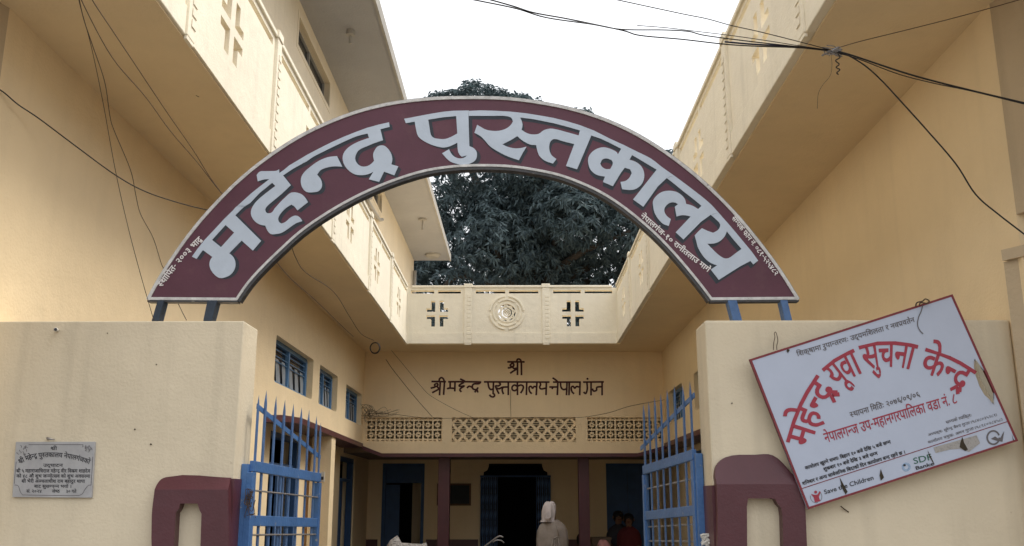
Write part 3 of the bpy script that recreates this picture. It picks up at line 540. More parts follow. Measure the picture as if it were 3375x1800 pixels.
def shape_text(txt, bold=0.0):
    """list of triangle groups in em units and the advance"""
    CONS = set('कखगघचछजझञटठडढणतथदधनपफबभमयरलवशषसह')
    pen = 0.0
    groups = []
    w = 0.08 + 2 * bold

    def put(tr, dx):
        groups.append([[(p[0] + dx, p[1], p[2]) for p in t] for t in tr])
    i = 0
    while i < len(txt):
        c = txt[i]
        if c in CONS:
            cons = [c]
            i += 1
            while i + 1 < len(txt) and txt[i] == '्' and txt[i + 1] in CONS:
                cons.append(txt[i + 1])
                i += 2
            marks = []
            while i < len(txt) and txt[i] in 'ािीुूेैोौंः्':
                marks.append(txt[i])
                i += 1
            reph = rakar = False
            if cons[0] == 'र' and len(cons) > 1:
                reph = True
                cons = cons[1:]
            if cons[-1] == 'र' and len(cons) > 1:
                rakar = True
                cons = cons[:-1]
            if 'ि' in marks:
                put(glyph_tris('ि', bold), pen)
                pen += 0.259
                marks.remove('ि')
            for h in cons[:-1]:
                adv = GLY[h][0] / 1000
                if h in NOSTEM or h in MID:
                    put(glyph_tris(h, bold), pen)
                    put(glyph_tris('्', bold), pen + adv - 0.1)
                    pen += adv
                else:
                    put(clip_tris(glyph_tris(h, bold), adv - 0.171 - 1.05 * bold), pen)
                    pen += adv - 0.171 - bold
            h = cons[-1]
            adv = GLY[h][0] / 1000
            put(glyph_tris(h, bold), pen)
            pen += adv
            if rakar:
                if h in NOSTEM:
                    put(seg((pen - 0.22, 0.06), (pen - 0.36, -0.13), w) + seg((pen - 0.2, 0.02), (pen - 0.08, -0.12), w), 0)
                else:
                    put(seg((pen - 0.13, 0.26), (pen - 0.40, 0.04), w), 0)
            shift = -0.2 if h in MID else (-0.08 if h in NOSTEM else 0)
            for m in marks:
                dx = pen + (shift if m in 'ुूेैं' and 'ा' not in marks else 0)
                if m == 'ं' and ('ी' in marks or 'ो' in marks or 'े' in marks):
                    dx += 0.12
                put(glyph_tris(m, bold), dx)
                pen += GLY[m][0] / 1000
            if reph:
                put(seg((pen - 0.30, 0.86), (pen - 0.16, 0.88), w) + seg((pen - 0.17, 0.9), (pen - 0.12, 0.62), w), 0)
        elif c == ' ':
            pen += 0.28
            i += 1
        elif c in '-':
            put(seg((pen + 0.05, 0.3), (pen + 0.3, 0.3), w), 0)
            pen += 0.36
            i += 1
        elif c == '.':
            put(seg((pen + 0.03, 0.06), (pen + 0.13, 0.06), 0.11), 0)
            pen += 0.18
            i += 1
        elif c == '/':
            put(seg((pen + 0.02, -0.05), (pen + 0.26, 0.68), w), 0)
            pen += 0.3
            i += 1
        elif c in '()':
            a, b = (0.16, 0.05) if c == '(' else (0.05, 0.16)
            put(seg((pen + a, 0.68), (pen + b, 0.45), w) + seg((pen + b, 0.47), (pen + b, 0.15), w) + seg((pen + b, 0.17), (pen + a, -0.06), w), 0)
            pen += 0.24
            i += 1
        else:
            put(glyph_tris(c, bold), pen)
            pen += GLY[c][0] / 1000
            i += 1
    return groups, pen


def text_px(mb, txt, path, h, f, bold=0.0, latin=False, lift=0.0):
    """text whose head line follows path (photograph pixels), letters h pixels tall, mapped to the surface by f(x, y, d)"""
    groups, adv = shape_text(txt, bold)
    pts = [Vector(p) for p in path]
    if len(pts) > 2:
        pts = catmull(pts, 10)
    cum = [0.0]
    for a, b in zip(pts, pts[1:]):
        cum.append(cum[-1] + (b - a).length)
    L = cum[-1]
    top = 0.0 if latin else 0.622
    sc = h / (0.72 if latin else 0.622)

    def m(x, y, d):
        s_ = x / adv * L
        k = 0
        while k < len(cum) - 2 and cum[k + 1] < s_:
            k += 1
        t = (s_ - cum[k]) / (cum[k + 1] - cum[k])
        p = pts[k].lerp(pts[k + 1], t)
        a_ = pts[max(k - 1, 0)]
        b_ = pts[min(k + 2, len(pts) - 1)]
        tg = (b_ - a_).normalized()
        nr = Vector((tg.y, -tg.x))            # upwards in the picture (y grows down)
        q = p + nr * (y - top) * sc
        return f(q.x, q.y, d)
    for gi, g in enumerate(groups):
        d = lift + 0.00012 * (gi % 5)
        for t in g:
            # split wide triangles so that they follow the curve
            mb.add([m(p[0], p[1], d + .00002 * p[2]) for p in t], [(0, 1, 2)])
    return mb


def stroke(mb, pts, w, f, d=0.0, k=4, taper=False):
    """brush stroke: polyline of picture points as a flat ribbon w wide (pixels)"""
    ps = [Vector(p) for p in pts]
    if len(ps) > 2:
        ps = catmull(ps, k)
    vs = []
    for i, p in enumerate(ps):
        t = (ps[min(i + 1, len(ps) - 1)] - ps[max(i - 1, 0)]).normalized()
        n = Vector((-t.y, t.x)) * w / 2
        if taper:
            n *= 0.25 + 0.75 * math.sin(math.pi * min(1, (i + 0.3) / (len(ps) - 0.4))) ** 0.5
        vs += [f(p.x + n.x, p.y + n.y, d), f(p.x - n.x, p.y - n.y, d)]
    fs = [(2 * i, 2 * i + 1, 2 * i + 3, 2 * i + 2) for i in range(len(ps) - 1)]
    mb.add(vs, fs)


def smooth_loop(q, k=3, sharp=50):
    """round the gentle corners of a closed outline, keep the sharp ones"""
    q = [Vector(p) for p in q]
    n = len(q)
    tang = []
    for i in range(n):
        a, b, c = q[i - 1], q[i], q[(i + 1) % n]
        u, v = (b - a), (c - b)
        ang = math.degrees(u.angle(v)) if u.length > 1e-9 and v.length > 1e-9 else 0
        tang.append(None if ang > sharp else (u.normalized() + v.normalized()).normalized())
    out = []
    for i in range(n):
        a, b = q[i], q[(i + 1) % n]
        L = (b - a).length
        d = (b - a).normalized()
        ta = tang[i] or d
        tb = tang[(i + 1) % n] or d
        straight = max(ta.angle(d), tb.angle(d)) < 0.06
        out.append(tuple(a))
        if straight:
            continue
        for j in range(1, k):
            t = j / k
            h0, h1 = a + ta * L * 0.33, b - tb * L * 0.33
            p = a * (1 - t) ** 3 + h0 * 3 * t * (1 - t) ** 2 + h1 * 3 * t * t * (1 - t) + b * t ** 3
            out.append(tuple(p))
    return out


# ================================================================== SETTING
YG, YGB = 4.20, 4.43                       # front and back of the gate wall
XL, XR = -2.39, 2.185                      # courtyard faces of the two wings
BL, BR = -1.675, 1.43                      # faces of the balconies
YB, YP = 14.6, 13.85                       # back wall, face of the back balcony
ZS, ZT = 3.866, 4.735                      # balcony underside, parapet top
ZB = 2.46                                  # lower edge of the upper walls
YI = 17.3                                  # inner wall of the back verandah

g = MB().box(-300, 300, -300, 300, -0.6, -0.02).build('ground', M['ground'])
tag(g, kind='structure')
g = MB().box(-3.6, 3.4, YGB, YI + 3, -0.02, 0.0).build('courtyard_floor', M['floor'])
tag(g, kind='structure')

# ------------------------------------------------------------------ library building
lib = root('library_building', (0, 10, 0),
           'cream two storey library round a courtyard with pale parapets and blue doors', 'building')
fx = lambda x: (lambda a, b, d: (x + d, a, b))        # a = Y, b = Z, depth along X
fy = lambda y: (lambda a, b, d: (a, y + d, b))        # a = X, b = Z, depth along Y

W_L = [(9.23, 10.96, 2.74, 3.20), (11.33, 12.475, 2.735, 3.20), (13.10, 14.42, 2.715, 3.18)]
W_R = [(10.30, 12.00, 2.71, 3.17), (12.90, 14.13, 2.71, 3.17)]


def rrect(a0, a1, b0, b1, r=0.035):
    o = []
    for cx, cy, s0 in ((a1 - r, b0 + r, -90), (a1 - r, b1 - r, 0), (a0 + r, b1 - r, 90), (a0 + r, b0 + r, 180)):
        for k in range(4):
            t = math.radians(s0 + 30 * k)
            o.append((cx + r * math.cos(t), cy + r * math.sin(t)))
    return o


outer_L = [(4.04, 0), (8.98, 0), (8.98, 2.395), (9.6, 2.45), (10.4, ZB + 0.03), (YB, ZB), (YB + 0.2, ZB), (YB + 0.2, ZS + .05), (4.04, ZS + .05)]
MB().plate(outer_L, [rrect(a, b, c, d) for a, b, c, d in W_L], fx(XL), 0, -0.30).build('courtyard_wall', M['cream'], lib)
outer_R = [(4.04, 0), (5.4, 0), (5.4, 2.40), (6.2, ZB), (YB, ZB), (YB + 0.2, ZB), (YB + 0.2, ZS + .05), (4.04, ZS + .05)]
MB().plate(outer_R, [rrect(a, b, c, d) for a, b, c, d in W_R], fx(XR), 0, 0.30).build('courtyard_wall', M['cream'], lib)


def pane_window(x, sgn, a0, a1, b0, b1, panes=2):
    """blue framed window set back in the wing wall; sgn = direction into the wall"""
    d = 0.07
    fr = MB()
    xx = x + sgn * d
    t = 0.045
    fr.plate(rect(a0 - .01, a1 + .01, b0 - .01, b1 + .01),
             [rect(a0 + t + (a1 - a0 - t) * k / panes, a0 + (a1 - a0 - t) * (k + 1) / panes, b0 + t, b1 - t) for k in range(panes)],
             fx(xx), 0, sgn * 0.05)
    w = fr.build('window', M['winblue'], lib, bevel=0.004)
    MB().box(min(xx + sgn * .04, xx + sgn * .045), max(xx + sgn * .04, xx + sgn * .045), a0, a1, b0, b1).build('pane', M['glass'], w)
    for k in range(panes):
        p0 = a0 + t + (a1 - a0 - t) * k / panes
        p1 = a0 + (a1 - a0 - t) * (k + 1) / panes
        for z in (0.80, 0.66, 0.55):
            zz = b0 + (b1 - b0) * z
            MB().tube([(xx + sgn * .02, p0, zz), (xx + sgn * .02, p1, zz)], 0.006, 5).build('window_bar', M['winblue'], w)
        n = 3 if p1 - p0 > 0.5 else 2
        for j in range(n):
            c = p0 + (p1 - p0) * (j + 0.35) / n
            wd = (p1 - p0) / n * 0.62
            m = MB()
            z0, z1 = b0 + t, b0 + (b1 - b0) * 0.63
            m.hexa([(xx + sgn * .032, c, z1), (xx + sgn * .032, c + wd * .8, z1), (xx + sgn * .036, c + wd * .8, z1), (xx + sgn * .036, c, z1)],
                   [(xx + sgn * .026, c + .06, z0), (xx + sgn * .026, c + wd + .06, z0), (xx + sgn * .030, c + wd + .06, z0), (xx + sgn * .030, c + .06, z0)])
            m.build('shutter_slat', M['louvre'], w)
    return w


for k, (a, b, c, d) in enumerate(W_L):
    pane_window(XL, -1, a, b, c, d)
for a, b, c, d in W_R:
    pane_window(XR, 1, a, b, c, d)

# back wall with three pierced openings and a slanted lower edge
J = [(at(1208, 1377, 'Y', YB), at(1456, 1458, 'Y', YB)), (at(1490, 1376, 'Y', YB), at(1898, 1456, 'Y', YB)), (at(1935, 1378, 'Y', YB), at(2180, 1458, 'Y', YB))]
ZJ0, ZJ1 = J[1][1].z, J[1][0].z
J = [(a.x, b.x) for a, b in J]
J[2] = (J[2][0], XR - 0.03)
zlow = at(1258, 1494, 'Y', YB).z
outer_B = [(XL - .3, ZB), (XL, ZB), (at(1258, 1494, 'Y', YB).x, zlow), (at(2102, 1496, 'Y', YB).x, zlow), (XR, ZB), (XR + .3, ZB), (XR + .3, ZS + .05), (XL - .3, ZS + .05)]
outer_B = [(XL, ZB - .03)] + outer_B[2:4] + [(XR, ZB - .03), (XR, ZS + .05), (XL, ZS + .05)]
MB().plate(outer_B, [rect(a, b, ZJ0, ZJ1) for a, b in J], fy(YB), 0, 0.20).build('back_wall', M['cream'], lib)

# maroon painted edge beams (a little proud of the walls)
e0, e1 = outer_B[1], outer_B[2]
mbm = MB()
P_ = [outer_B[0], outer_B[1], outer_B[2], outer_B[3]]
for a, b in zip(P_, P_[1:]):
    mbm.hexa([(a[0], YB - .02, a[1] - .002), (a[0], YB + .2, a[1] - .002), (a[0], YB + .2, a[1] - .055), (a[0], YB - .02, a[1] - .055)],
             [(b[0], YB - .02, b[1] - .002), (b[0], YB + .2, b[1] - .002), (b[0], YB + .2, b[1] - .055), (b[0], YB - .02, b[1] - .055)])
mbm.build('edge_beam', M['maroon'], lib)
for x, s, P2 in ((XL, 1, [(8.98, 2.395), (9.6, 2.45), (10.4, ZB + 0.03), (YB - .03, ZB)]), (XR, -1, [(5.4, 2.40), (6.2, ZB), (YB - .03, ZB)])):
    mbm = MB()
    for a, b in zip(P2, P2[1:]):
        c = lambda q: [(x + s * .02, q[0], q[1] - .002), (x - s * .3, q[0], q[1] - .002), (x - s * .3, q[0], q[1] - .065), (x + s * .02, q[0], q[1] - .065)]
        mbm.hexa(c(a), c(b))
    mbm.build('edge_beam', M['maroon'], lib)

# pierced vent blocks: one part each, sharing mesh data
def grid_block(rows, cell_w, cell_h, depth, name):
    """rows of '#' (solid) and '.' (hole), centred on the origin, front face on y=0"""
    mb = MB()
    R, C = len(rows), len(rows[0])
    w, h = cell_w / C, cell_h / R
    vid = {}
    used = [[ch == '#' for ch in r] for r in rows]

    def v(i, j, d):
        if (i, j, d) not in vid:
            vid[(i, j, d)] = len(mb.v)
            mb.v.append(Vector((-cell_w / 2 + j * w, d * depth, cell_h / 2 - i * h)))
        return vid[(i, j, d)]
    for i in range(R):
        j = 0
        while j < C:
            if not used[i][j]:
                j += 1
                continue
            j1 = j
            while j1 < C and used[i][j1]:
                j1 += 1
            mb.f.append((v(i, j, 0), v(i + 1, j, 0), v(i + 1, j1, 0), v(i, j1, 0)))
            j = j1
    for i in range(R):
        for j in range(C):
            if used[i][j]:
                continue
            if i > 0 and used[i - 1][j]:
                mb.f.append((v(i, j, 0), v(i, j + 1, 0), v(i, j + 1, 1), v(i, j, 1)))
            if i < R - 1 and used[i + 1][j]:
                mb.f.append((v(i + 1, j, 0), v(i + 1, j + 1, 0), v(i + 1, j + 1, 1), v(i + 1, j, 1)))
            if j > 0 and used[i][j - 1]:
                mb.f.append((v(i, j, 0), v(i + 1, j, 0), v(i + 1, j, 1), v(i, j, 1)))
            if j < C - 1 and used[i][j + 1]:
                mb.f.append((v(i, j + 1, 0), v(i + 1, j + 1, 0), v(i + 1, j + 1, 1), v(i, j + 1, 1)))
    o = mb.build(name, M['cream'], None, origin=Vector((0, 0, 0)), normals=False)
    return o


L_BLOCK = ['###########',
           '#....#....#',
           '#....#....#',
           '#..#####..#',
           '#..#####..#',
           '####...####',
           '#..#####..#',
           '#..#####..#',
           '#....#....#',
           '#....#....#',
           '###########']
EDGE = ['###########', '#...###...#', '###########']
T_BLOCK = []
for _r in range(16):
    _row = ['#'] * 18
    _h = {7: range(4, 14), 8: range(4, 14), 10: range(5, 13), 11: range(7, 11), 12: (8, 9), 5: range(5, 13), 4: range(7, 11), 3: (8, 9)}.get(_r, ())
    _e = {15: range(5), 0: range(5), 2: range(4), 3: range(2), 4: (0,), 11: (0,), 12: range(2), 13: range(4)}.get(_r, ())
    for _c in _h:
        _row[_c] = '.'
    for _c in _e:
        _row[_c] = '.'
        _row[17 - _c] = '.'
    T_BLOCK.append(''.join(_row))
yv = YB + 0.035
vent_mats = []


def fill_vents(a, b, kind):
    W, H = b - a, ZJ1 - ZJ0
    if kind == 'L':
        n = 8
        cw = W / n
        eh = H * 0.10
        ch = (H - 2 * eh) / 2
        src = grid_block(L_BLOCK, cw, ch, 0.035, 'vent_block')
        srce = grid_block(EDGE, cw, eh, 0.035, 'vent_block')
        first = True
        for i in range(n):
            x = a + cw * (i + .5)
            for j in range(2):
                linked(src, 'vent_block', (x, yv, ZJ0 + eh + ch * (j + .5)), lib)
            for z in (ZJ0 + eh / 2, ZJ1 - eh / 2):
                linked(srce, 'vent_block', (x, yv, z), lib)
        bpy.data.objects.remove(src)
        bpy.data.objects.remove(srce)
    else:
        n = 11
        cw, ch = W / n, H / 2
        src = grid_block(T_BLOCK, cw, ch, 0.035, 'vent_block')
        for i in range(n):
            for j in range(2):
                linked(src, 'vent_block', (a + cw * (i + .5), yv, ZJ0 + ch * (j + .5)), lib)
        bpy.data.objects.remove(src)


fill_vents(*J[0], 'L')
fill_vents(*J[1], 'T')
fill_vents(*J[2], 'L')

# closed dark space behind the pierced blocks, verandah ceiling, roof terrace
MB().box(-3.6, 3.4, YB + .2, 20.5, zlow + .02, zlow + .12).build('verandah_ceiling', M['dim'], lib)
MB().box(-5.2, BL - .1, 2.4, YI + 3.2, ZS, ZS + .12).build('roof_slab', M['cream'], lib)
MB().box(BR + .1, 4.8, 2.4, YI + 3.2, ZS, ZS + .12).build('roof_slab', M['cream'], lib)
MB().box(BL - .1, BR + .1, YP + .1, YI + 3.2, ZS, ZS + .12).build('roof_slab', M['cream'], lib)
MB().box(XL - .3, BL - .004, 2.5, YB + .2, ZS - .014, ZS - .0045).build('soffit', M['cream'], lib)
MB().box(BR + .035, XR + .3, 2.5, YB + .2, ZS - .014, ZS - .0045).build('soffit', M['cream'], lib)
MB().box(BL - .003, BR + .034, YP + .004, YB + .2, ZS - .014, ZS - .0045).build('soffit', M['cream'], lib)
# lower recessed walls of the wings, inner back wall with doorways, room shells
XI_L, XI_R = -2.70, 2.48
D_L = [(10.42, 11.85, 0.0, 2.36), (12.75, 13.45, 0, 2.30), (14.55, 15.85, 0, 2.28)]
MB().plate([(8.98, 0)] + [p for a, b, c, d in [D_L[0], D_L[1], D_L[2]] for p in ((a, 0), (a, d), (b, d), (b, 0))] + [(YI, 0), (YI, 2.46), (8.98, 2.46)],
           [], fx(XI_L), 0, -0.2).build('verandah_wall', M['cream'], lib)
D_R = [(6.0, 8.2, 0, 2.3), (9.2, 11.2, 0, 2.3), (12.4, 13.8, 0, 2.3)]
MB().plate([(5.4, 0)] + [p for a, b, c, d in D_R for p in ((a, 0), (a, d), (b, d), (b, 0))] + [(YI, 0), (YI, 2.46), (5.4, 2.46)],
           [], fx(XI_R), 0, 0.2).build('verandah_wall', M['cream'], lib)
MB().box(XI_L - .2, XL - .02, 8.98, YB, ZB + .002, ZB + .03).build('verandah_ceiling', M['cream'], lib)
MB().box(XR + .02, XI_R + .2, 5.4, YB, ZB + .002, ZB + .03).build('verandah_ceiling', M['cream'], lib)
D_B = [(-2.45, -1.70, 0, 2.27), (-0.71, 0.54, 0, 2.27), (1.52, 2.32, 0, 2.27)]
MB().plate([(XI_L - .2, 0)] + [p for a, b, c, d in D_B for p in ((a, 0), (a, d), (b, d), (b, 0))] + [(XI_R + .2, 0), (XI_R + .2, 2.46), (XI_L - .2, 2.46)],
           [], fy(YI), 0, 0.2).build('verandah_wall', M['cream'], lib)
for x0, x1 in ((XI_L, -2.5), (-1.65, -.74), (.58, 1.48)):
    MB().box(x0, x1, YI - .02, YI - .001, 0, 0.965).build('painted_dado', M['maroon'], lib)
# room behind: back, sides
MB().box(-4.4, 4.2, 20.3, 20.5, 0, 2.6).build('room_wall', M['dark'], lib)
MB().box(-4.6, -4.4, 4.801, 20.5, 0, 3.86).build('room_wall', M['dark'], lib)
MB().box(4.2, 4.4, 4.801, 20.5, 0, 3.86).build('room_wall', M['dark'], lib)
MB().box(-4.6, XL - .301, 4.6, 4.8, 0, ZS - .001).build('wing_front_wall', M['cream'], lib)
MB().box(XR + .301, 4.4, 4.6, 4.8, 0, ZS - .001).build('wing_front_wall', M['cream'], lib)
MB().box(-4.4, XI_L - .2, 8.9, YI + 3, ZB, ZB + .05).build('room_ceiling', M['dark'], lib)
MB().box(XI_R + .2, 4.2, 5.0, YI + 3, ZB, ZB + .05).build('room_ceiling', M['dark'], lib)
MB().box(-4.6, 4.4, 20.5, 20.7, 0, 3.86).build('outer_back_wall', M['cream'], lib)
MB().box(-2.02, -1.74, 18.3, 18.5, 0, 1.98).build('lit_strip_panel', M['cream'], lib)  # cream panel added in the dark room to stand for a lit wall strip


def door(x0, x1, y0, y1, top, face, leafmat='doorblue', leaf=(0, 1)):
    """frame round an opening; face 'x' or 'y' wall"""
    fr = MB()
    t = .06
    if face == 'y':
        fr.box(x0, x0 + t, y0, y0 + .1, 0, top).box(x1 - t, x1, y0, y0 + .1, 0, top).box(x0 + t, x1 - t, y0, y0 + .1, top - t, top)
    else:
        fr.box(y0, y0 + .1, x0, x0 + t, 0, top).box(y0, y0 + .1, x1 - t, x1, 0, top).box(y0, y0 + .1, x0 + t, x1 - t, top - t, top)
    return fr.build('door', M['doorblue'], lib, bevel=.004)


d1 = door(-2.45, -1.70, YI + .03, 0, 2.27, 'y')
MB().box(-2.39, -1.76, YI + .07, YI + .10, 1.93, 2.21).build('door_panel', M['doorblue'], d1)
MB().box(-2.39, -2.14, YI + .07, YI + .10, 0.0, 1.90).build('door_leaf', M['doorblue'], d1)
d2 = door(1.52, 2.32, YI + .03, 0, 2.27, 'y')
MB().box(1.58, 1.90, YI + .07, YI + .10, 0, 2.21).build('door_leaf', M['doorblue'], d2)
MB().box(1.91, 2.26, YI + .09, YI + .12, 0, 2.21).build('door_leaf', M['doorblue'], d2)
for (a, b, c, d) in D_L:
    dd = door(a, b, XI_L - .12, 0, d, 'x', )
    MB().box(XI_L - .10, XI_L - .06, a + .06, b - .06, d * .84, d * .86).build('transom', M['bluedull'], dd)
    if a < 12:
        n = 5
        for k in range(n):
            yy = a + .06 + (b - a - .12) * (k + .5) / n
            MB().box(XI_L - .095, XI_L - .07, yy - .035, yy + .035, 0, d * .84 - .002).build('door_board', M['bluedull'], dd)
    else:
        MB().box(XI_L - .1, XI_L - .07, a + .06, (a + b) / 2, 0, d * .84).build('door_leaf', M['doorblue'], dd)
for (a, b, c, d) in D_R:
    dd = door(a, b, XI_R + .02, 0, d, 'x')
    for k in range(5):
        yy = a + .06 + (b - a - .12) * (k + .5) / 5
        MB().box(XI_R + .05, XI_R + .07, yy - .03, yy + .03, 0, d - .06).build('door_bar', M['bluedull'], dd)

# folding gate of the middle doorway
fg = MB().box(-.71, .54, YI - .035, YI - .005, 2.03, 2.06).build('folding_gate', M['doorblue'], lib)
for x0, x1, n in ((-.71, -.39, 9), (.27, .54, 8)):
    for k in range(n):
        x = x0 + (x1 - x0) * (k + .5) / n
        MB().box(x - .007, x + .007, YI - .055, YI - .03, 0.02, 2.03).build('gate_channel', M['blue'] if k % 2 else M['doorblue'], fg)
    for j in range(7):
        z = .2 + j * .27
        lat = MB()
        for k in range(n - 1):
            xa = x0 + (x1 - x0) * (k + .5) / n
            xb = x0 + (x1 - x0) * (k + 1.5) / n
            lat.bar((xa, YI - .06, z), (xb, YI - .06, z + .2), .012, .003, Vector((0, 0, 1)))
        lat.build('gate_lattice', M['doorblue'], fg)
for s in (-1, 1):       # curved plaster corners of the doorway head
    cx_ = -.71 if s < 0 else .54
    q = [(cx_, 2.27), (cx_, 2.03), (cx_ - s * .05, 2.03), (cx_ - s * .06, 2.12), (cx_ - s * .12, 2.15), (cx_ - s * .15, 2.22), (cx_ - s * .15, 2.27)]
    MB().plate(q, [], fy(YI), -.01, .1).build('doorway_corner', M['cream'], lib)

# maroon columns, cream pillar
for xs in ((-1.252, -1.075), (.885, 1.05)):
    MB().box(xs[0], xs[1], 14.86, 15.03, 0, zlow - .03).build('column', M['maroon'], lib, bevel=.006)
MB().box(XL - .25, XL, 12.25, 12.5, 0, ZB - .04).build('column', M['cream'], lib, bevel=.006)
sb = MB().box(XL - .12, XL - .07, 12.22, 12.25, 1.85, 1.97).build('switch_box', M['plastic'], lib)
MB().box(XL - .11, XL - .08, 12.215, 12.22, 1.87, 1.91).build('switch', M['ink'], sb)

# ------------------------------------------------------------------ parapets
def cross_holes(ca, cb, s=1.0, h=1.0):
    """four L shaped openings round a cross; ca, cb centre"""
    hs = []
    g, q = .031 * s * h, .028 * s
    aw, ah, fw, fh = .063 * s * h, .165 * s, .130 * s * h, .052 * s
    for sa in (-1, 1):
        for sb_ in (-1, 1):
            p = [(g, q), (g + fw, q), (g + fw, q + fh), (g + aw, q + fh), (g + aw, q + ah), (g, q + ah)]
            p = [(ca + sa * u, cb + sb_ * v) for u, v in p]
            hs.append(p)
    return hs


def parapet_run(f, edges, crosses, thick, wide=1.0, skip_first=False, slots=None, zp0=ZS - .012, medallion=None):
    """wall of panels between pilasters. f(a, z, d): d>0 goes into the wall"""
    lo, hi = edges[0], edges[-1]
    for i in range(len(edges) - 1):
        a0, a1 = edges[i], edges[i + 1]
        w = .055
        p0, p1 = a0 + (w if i > 0 or skip_first else 0), a1 - (w if i < len(edges) - 2 or skip_first else 0)
        hs = []
        ns = 2
        if slots and i in slots:
            ns = slots[i]
        m = .055
        for k in range(ns):
            s0 = p0 + m + (p1 - p0 - m) * k / ns
            s1 = p0 + (p1 - p0 - m) * (k + 1) / ns
            hs.append(rect(s0, s1, 4.615, 4.665))
        for c in crosses:
            if a0 < c < a1:
                hs += cross_holes(c, 4.31 if wide == 1 else 4.29, 1, wide)
        if medallion and a0 < medallion < a1:
            R_ = .142
            hs.append([(medallion + R_ * math.cos(t * math.pi / 16), 4.325 + R_ * math.sin(t * math.pi / 16)) for t in range(32)])
        MB().plate(rect(p0, p1, 4.02, 4.70), hs, f, 0, thick).build('parapet_panel', M['parapet'], lib, bevel=.0)
        MB().plate(rect(p0, p1, ZS - .004, 4.02 - .002), [], f, -.012, thick).build('parapet_base', M['parapet'], lib, bevel=.006)
    for a in edges[(0 if skip_first else 1):(len(edges) if skip_first else -1)]:
        pil = MB().plate(rect(a - .0545, a + .0545, ZS - .003, 4.70), [], f, -.022, thick + .01).build('pilaster', M['parapet'], lib, bevel=.006)
        MB().plate(rect(a - .05, a + .05, ZS - .024, ZS - .0035), [], f, -.020, -.001).build('pilaster_foot', M['parapet'], pil, bevel=.004)
        for k in range(11):
            z = 3.93 + k * .062
            MB().plate(rect(a - .012, a + .048, z, z + .044), [], f, -.0225, -.0275).build('fillet', M['parapet'], pil, bevel=.003)
        MB().plate(rect(a - .062, a + .062, 4.7005, 4.758), [], f, -.030, thick + .02).build('pilaster_cap', M['parapet'], pil, bevel=.006)
    a = [lo] + [e for e in edges[1:-1]] + [hi]
    for i in range(len(a) - 1):
        MB().plate(rect(a[i] + .0625, a[i + 1] - .0625, 4.7005, ZT), [], f, -.018, thick + .02).build('coping', M['parapet'], lib, bevel=.006)


E_L = [2.75, 4.38, 6.03, 8.15, 10.25, 12.03, YP]
C_L = [3.5, 5.07, 7.13, 9.03, 10.84, 12.9]
parapet_run(lambda a, b, d: (BL - d, a, b), E_L, C_L, .10, 1.32)
E_R = [2.75, 4.38, 6.08, 8.15, 10.25, 12.03, YP]
C_R = [3.5, 5.2, 7.22, 9.1, 10.95, 12.9]
parapet_run(lambda a, b, d: (BR + d, a, b), E_R, C_R, .10, 1.32)
xm = at(1670.5, 1027, 'Y', YP).x
pb1, pb2 = at(1543, 1000, 'Y', YP).x, at(1799, 1000, 'Y', YP).x
parapet_run(lambda a, b, d: (a, YP + d, b), [BL, pb1, pb2, BR], [at(1441, 1030, 'Y', YP).x, at(1889, 1027, 'Y', YP).x], .10, medallion=xm)
# medallion: raised broken rings, pierced star
fm = lambda a, b, d: (xm + a, YP + d, 4.325 + b)
md = MB().plate([(.152 * math.cos(t * math.pi / 20), .152 * math.sin(t * math.pi / 20)) for t in range(40)],
                [[(.128 * math.cos(t * math.pi / 20), .128 * math.sin(t * math.pi / 20)) for t in range(40)]], fm, -.012, .03).build('medallion', M['parapet'], lib)
for r0, r1, off in ((.235, .262, 0), (.185, .208, 45)):
    for q in range(4):
        t0, t1 = math.radians(off + 90 * q + 6), math.radians(off + 90 * q + 84)
        pl = [(r1 * math.cos(t0 + (t1 - t0) * k / 10), r1 * math.sin(t0 + (t1 - t0) * k / 10)) for k in range(11)]
        pl += [(r0 * math.cos(t1 + (t0 - t1) * k / 10), r0 * math.sin(t1 + (t0 - t1) * k / 10)) for k in range(11)]
        MB().plate(pl, [], fm, -.018, .001).build('ring_arc', M['parapet'], md, bevel=.003)
for q in range(2):
    sq = lambda r_: [(r_ * math.cos(math.radians(45 * q + 90 * k + 10)), r_ * math.sin(math.radians(45 * q + 90 * k + 10))) for k in range(4)]
    MB().plate(sq(.136), [sq(.106)], fm, -.004 + .007 * q, .024 + .004 * q).build('star_frame', M['parapet'], md)
dk = [(.062 * math.cos(t * math.pi / 12), .062 * math.sin(t * math.pi / 12)) for t in range(24)]
ca, sa = math.cos(math.radians(-35)), math.sin(math.radians(-35))
sl = []
for k in range(4):
    y_ = -.033 + k * .022
    L_ = math.sqrt(.052 ** 2 - y_ ** 2)
    sl.append([(u * ca - v * sa, u * sa + v * ca) for u, v in ((-L_, y_ - .005), (L_, y_ - .005), (L_, y_ + .005), (-L_, y_ + .005))])
MB().plate(dk, sl, fm, .0, .03).build('medallion_disc', M['parapet'], md)

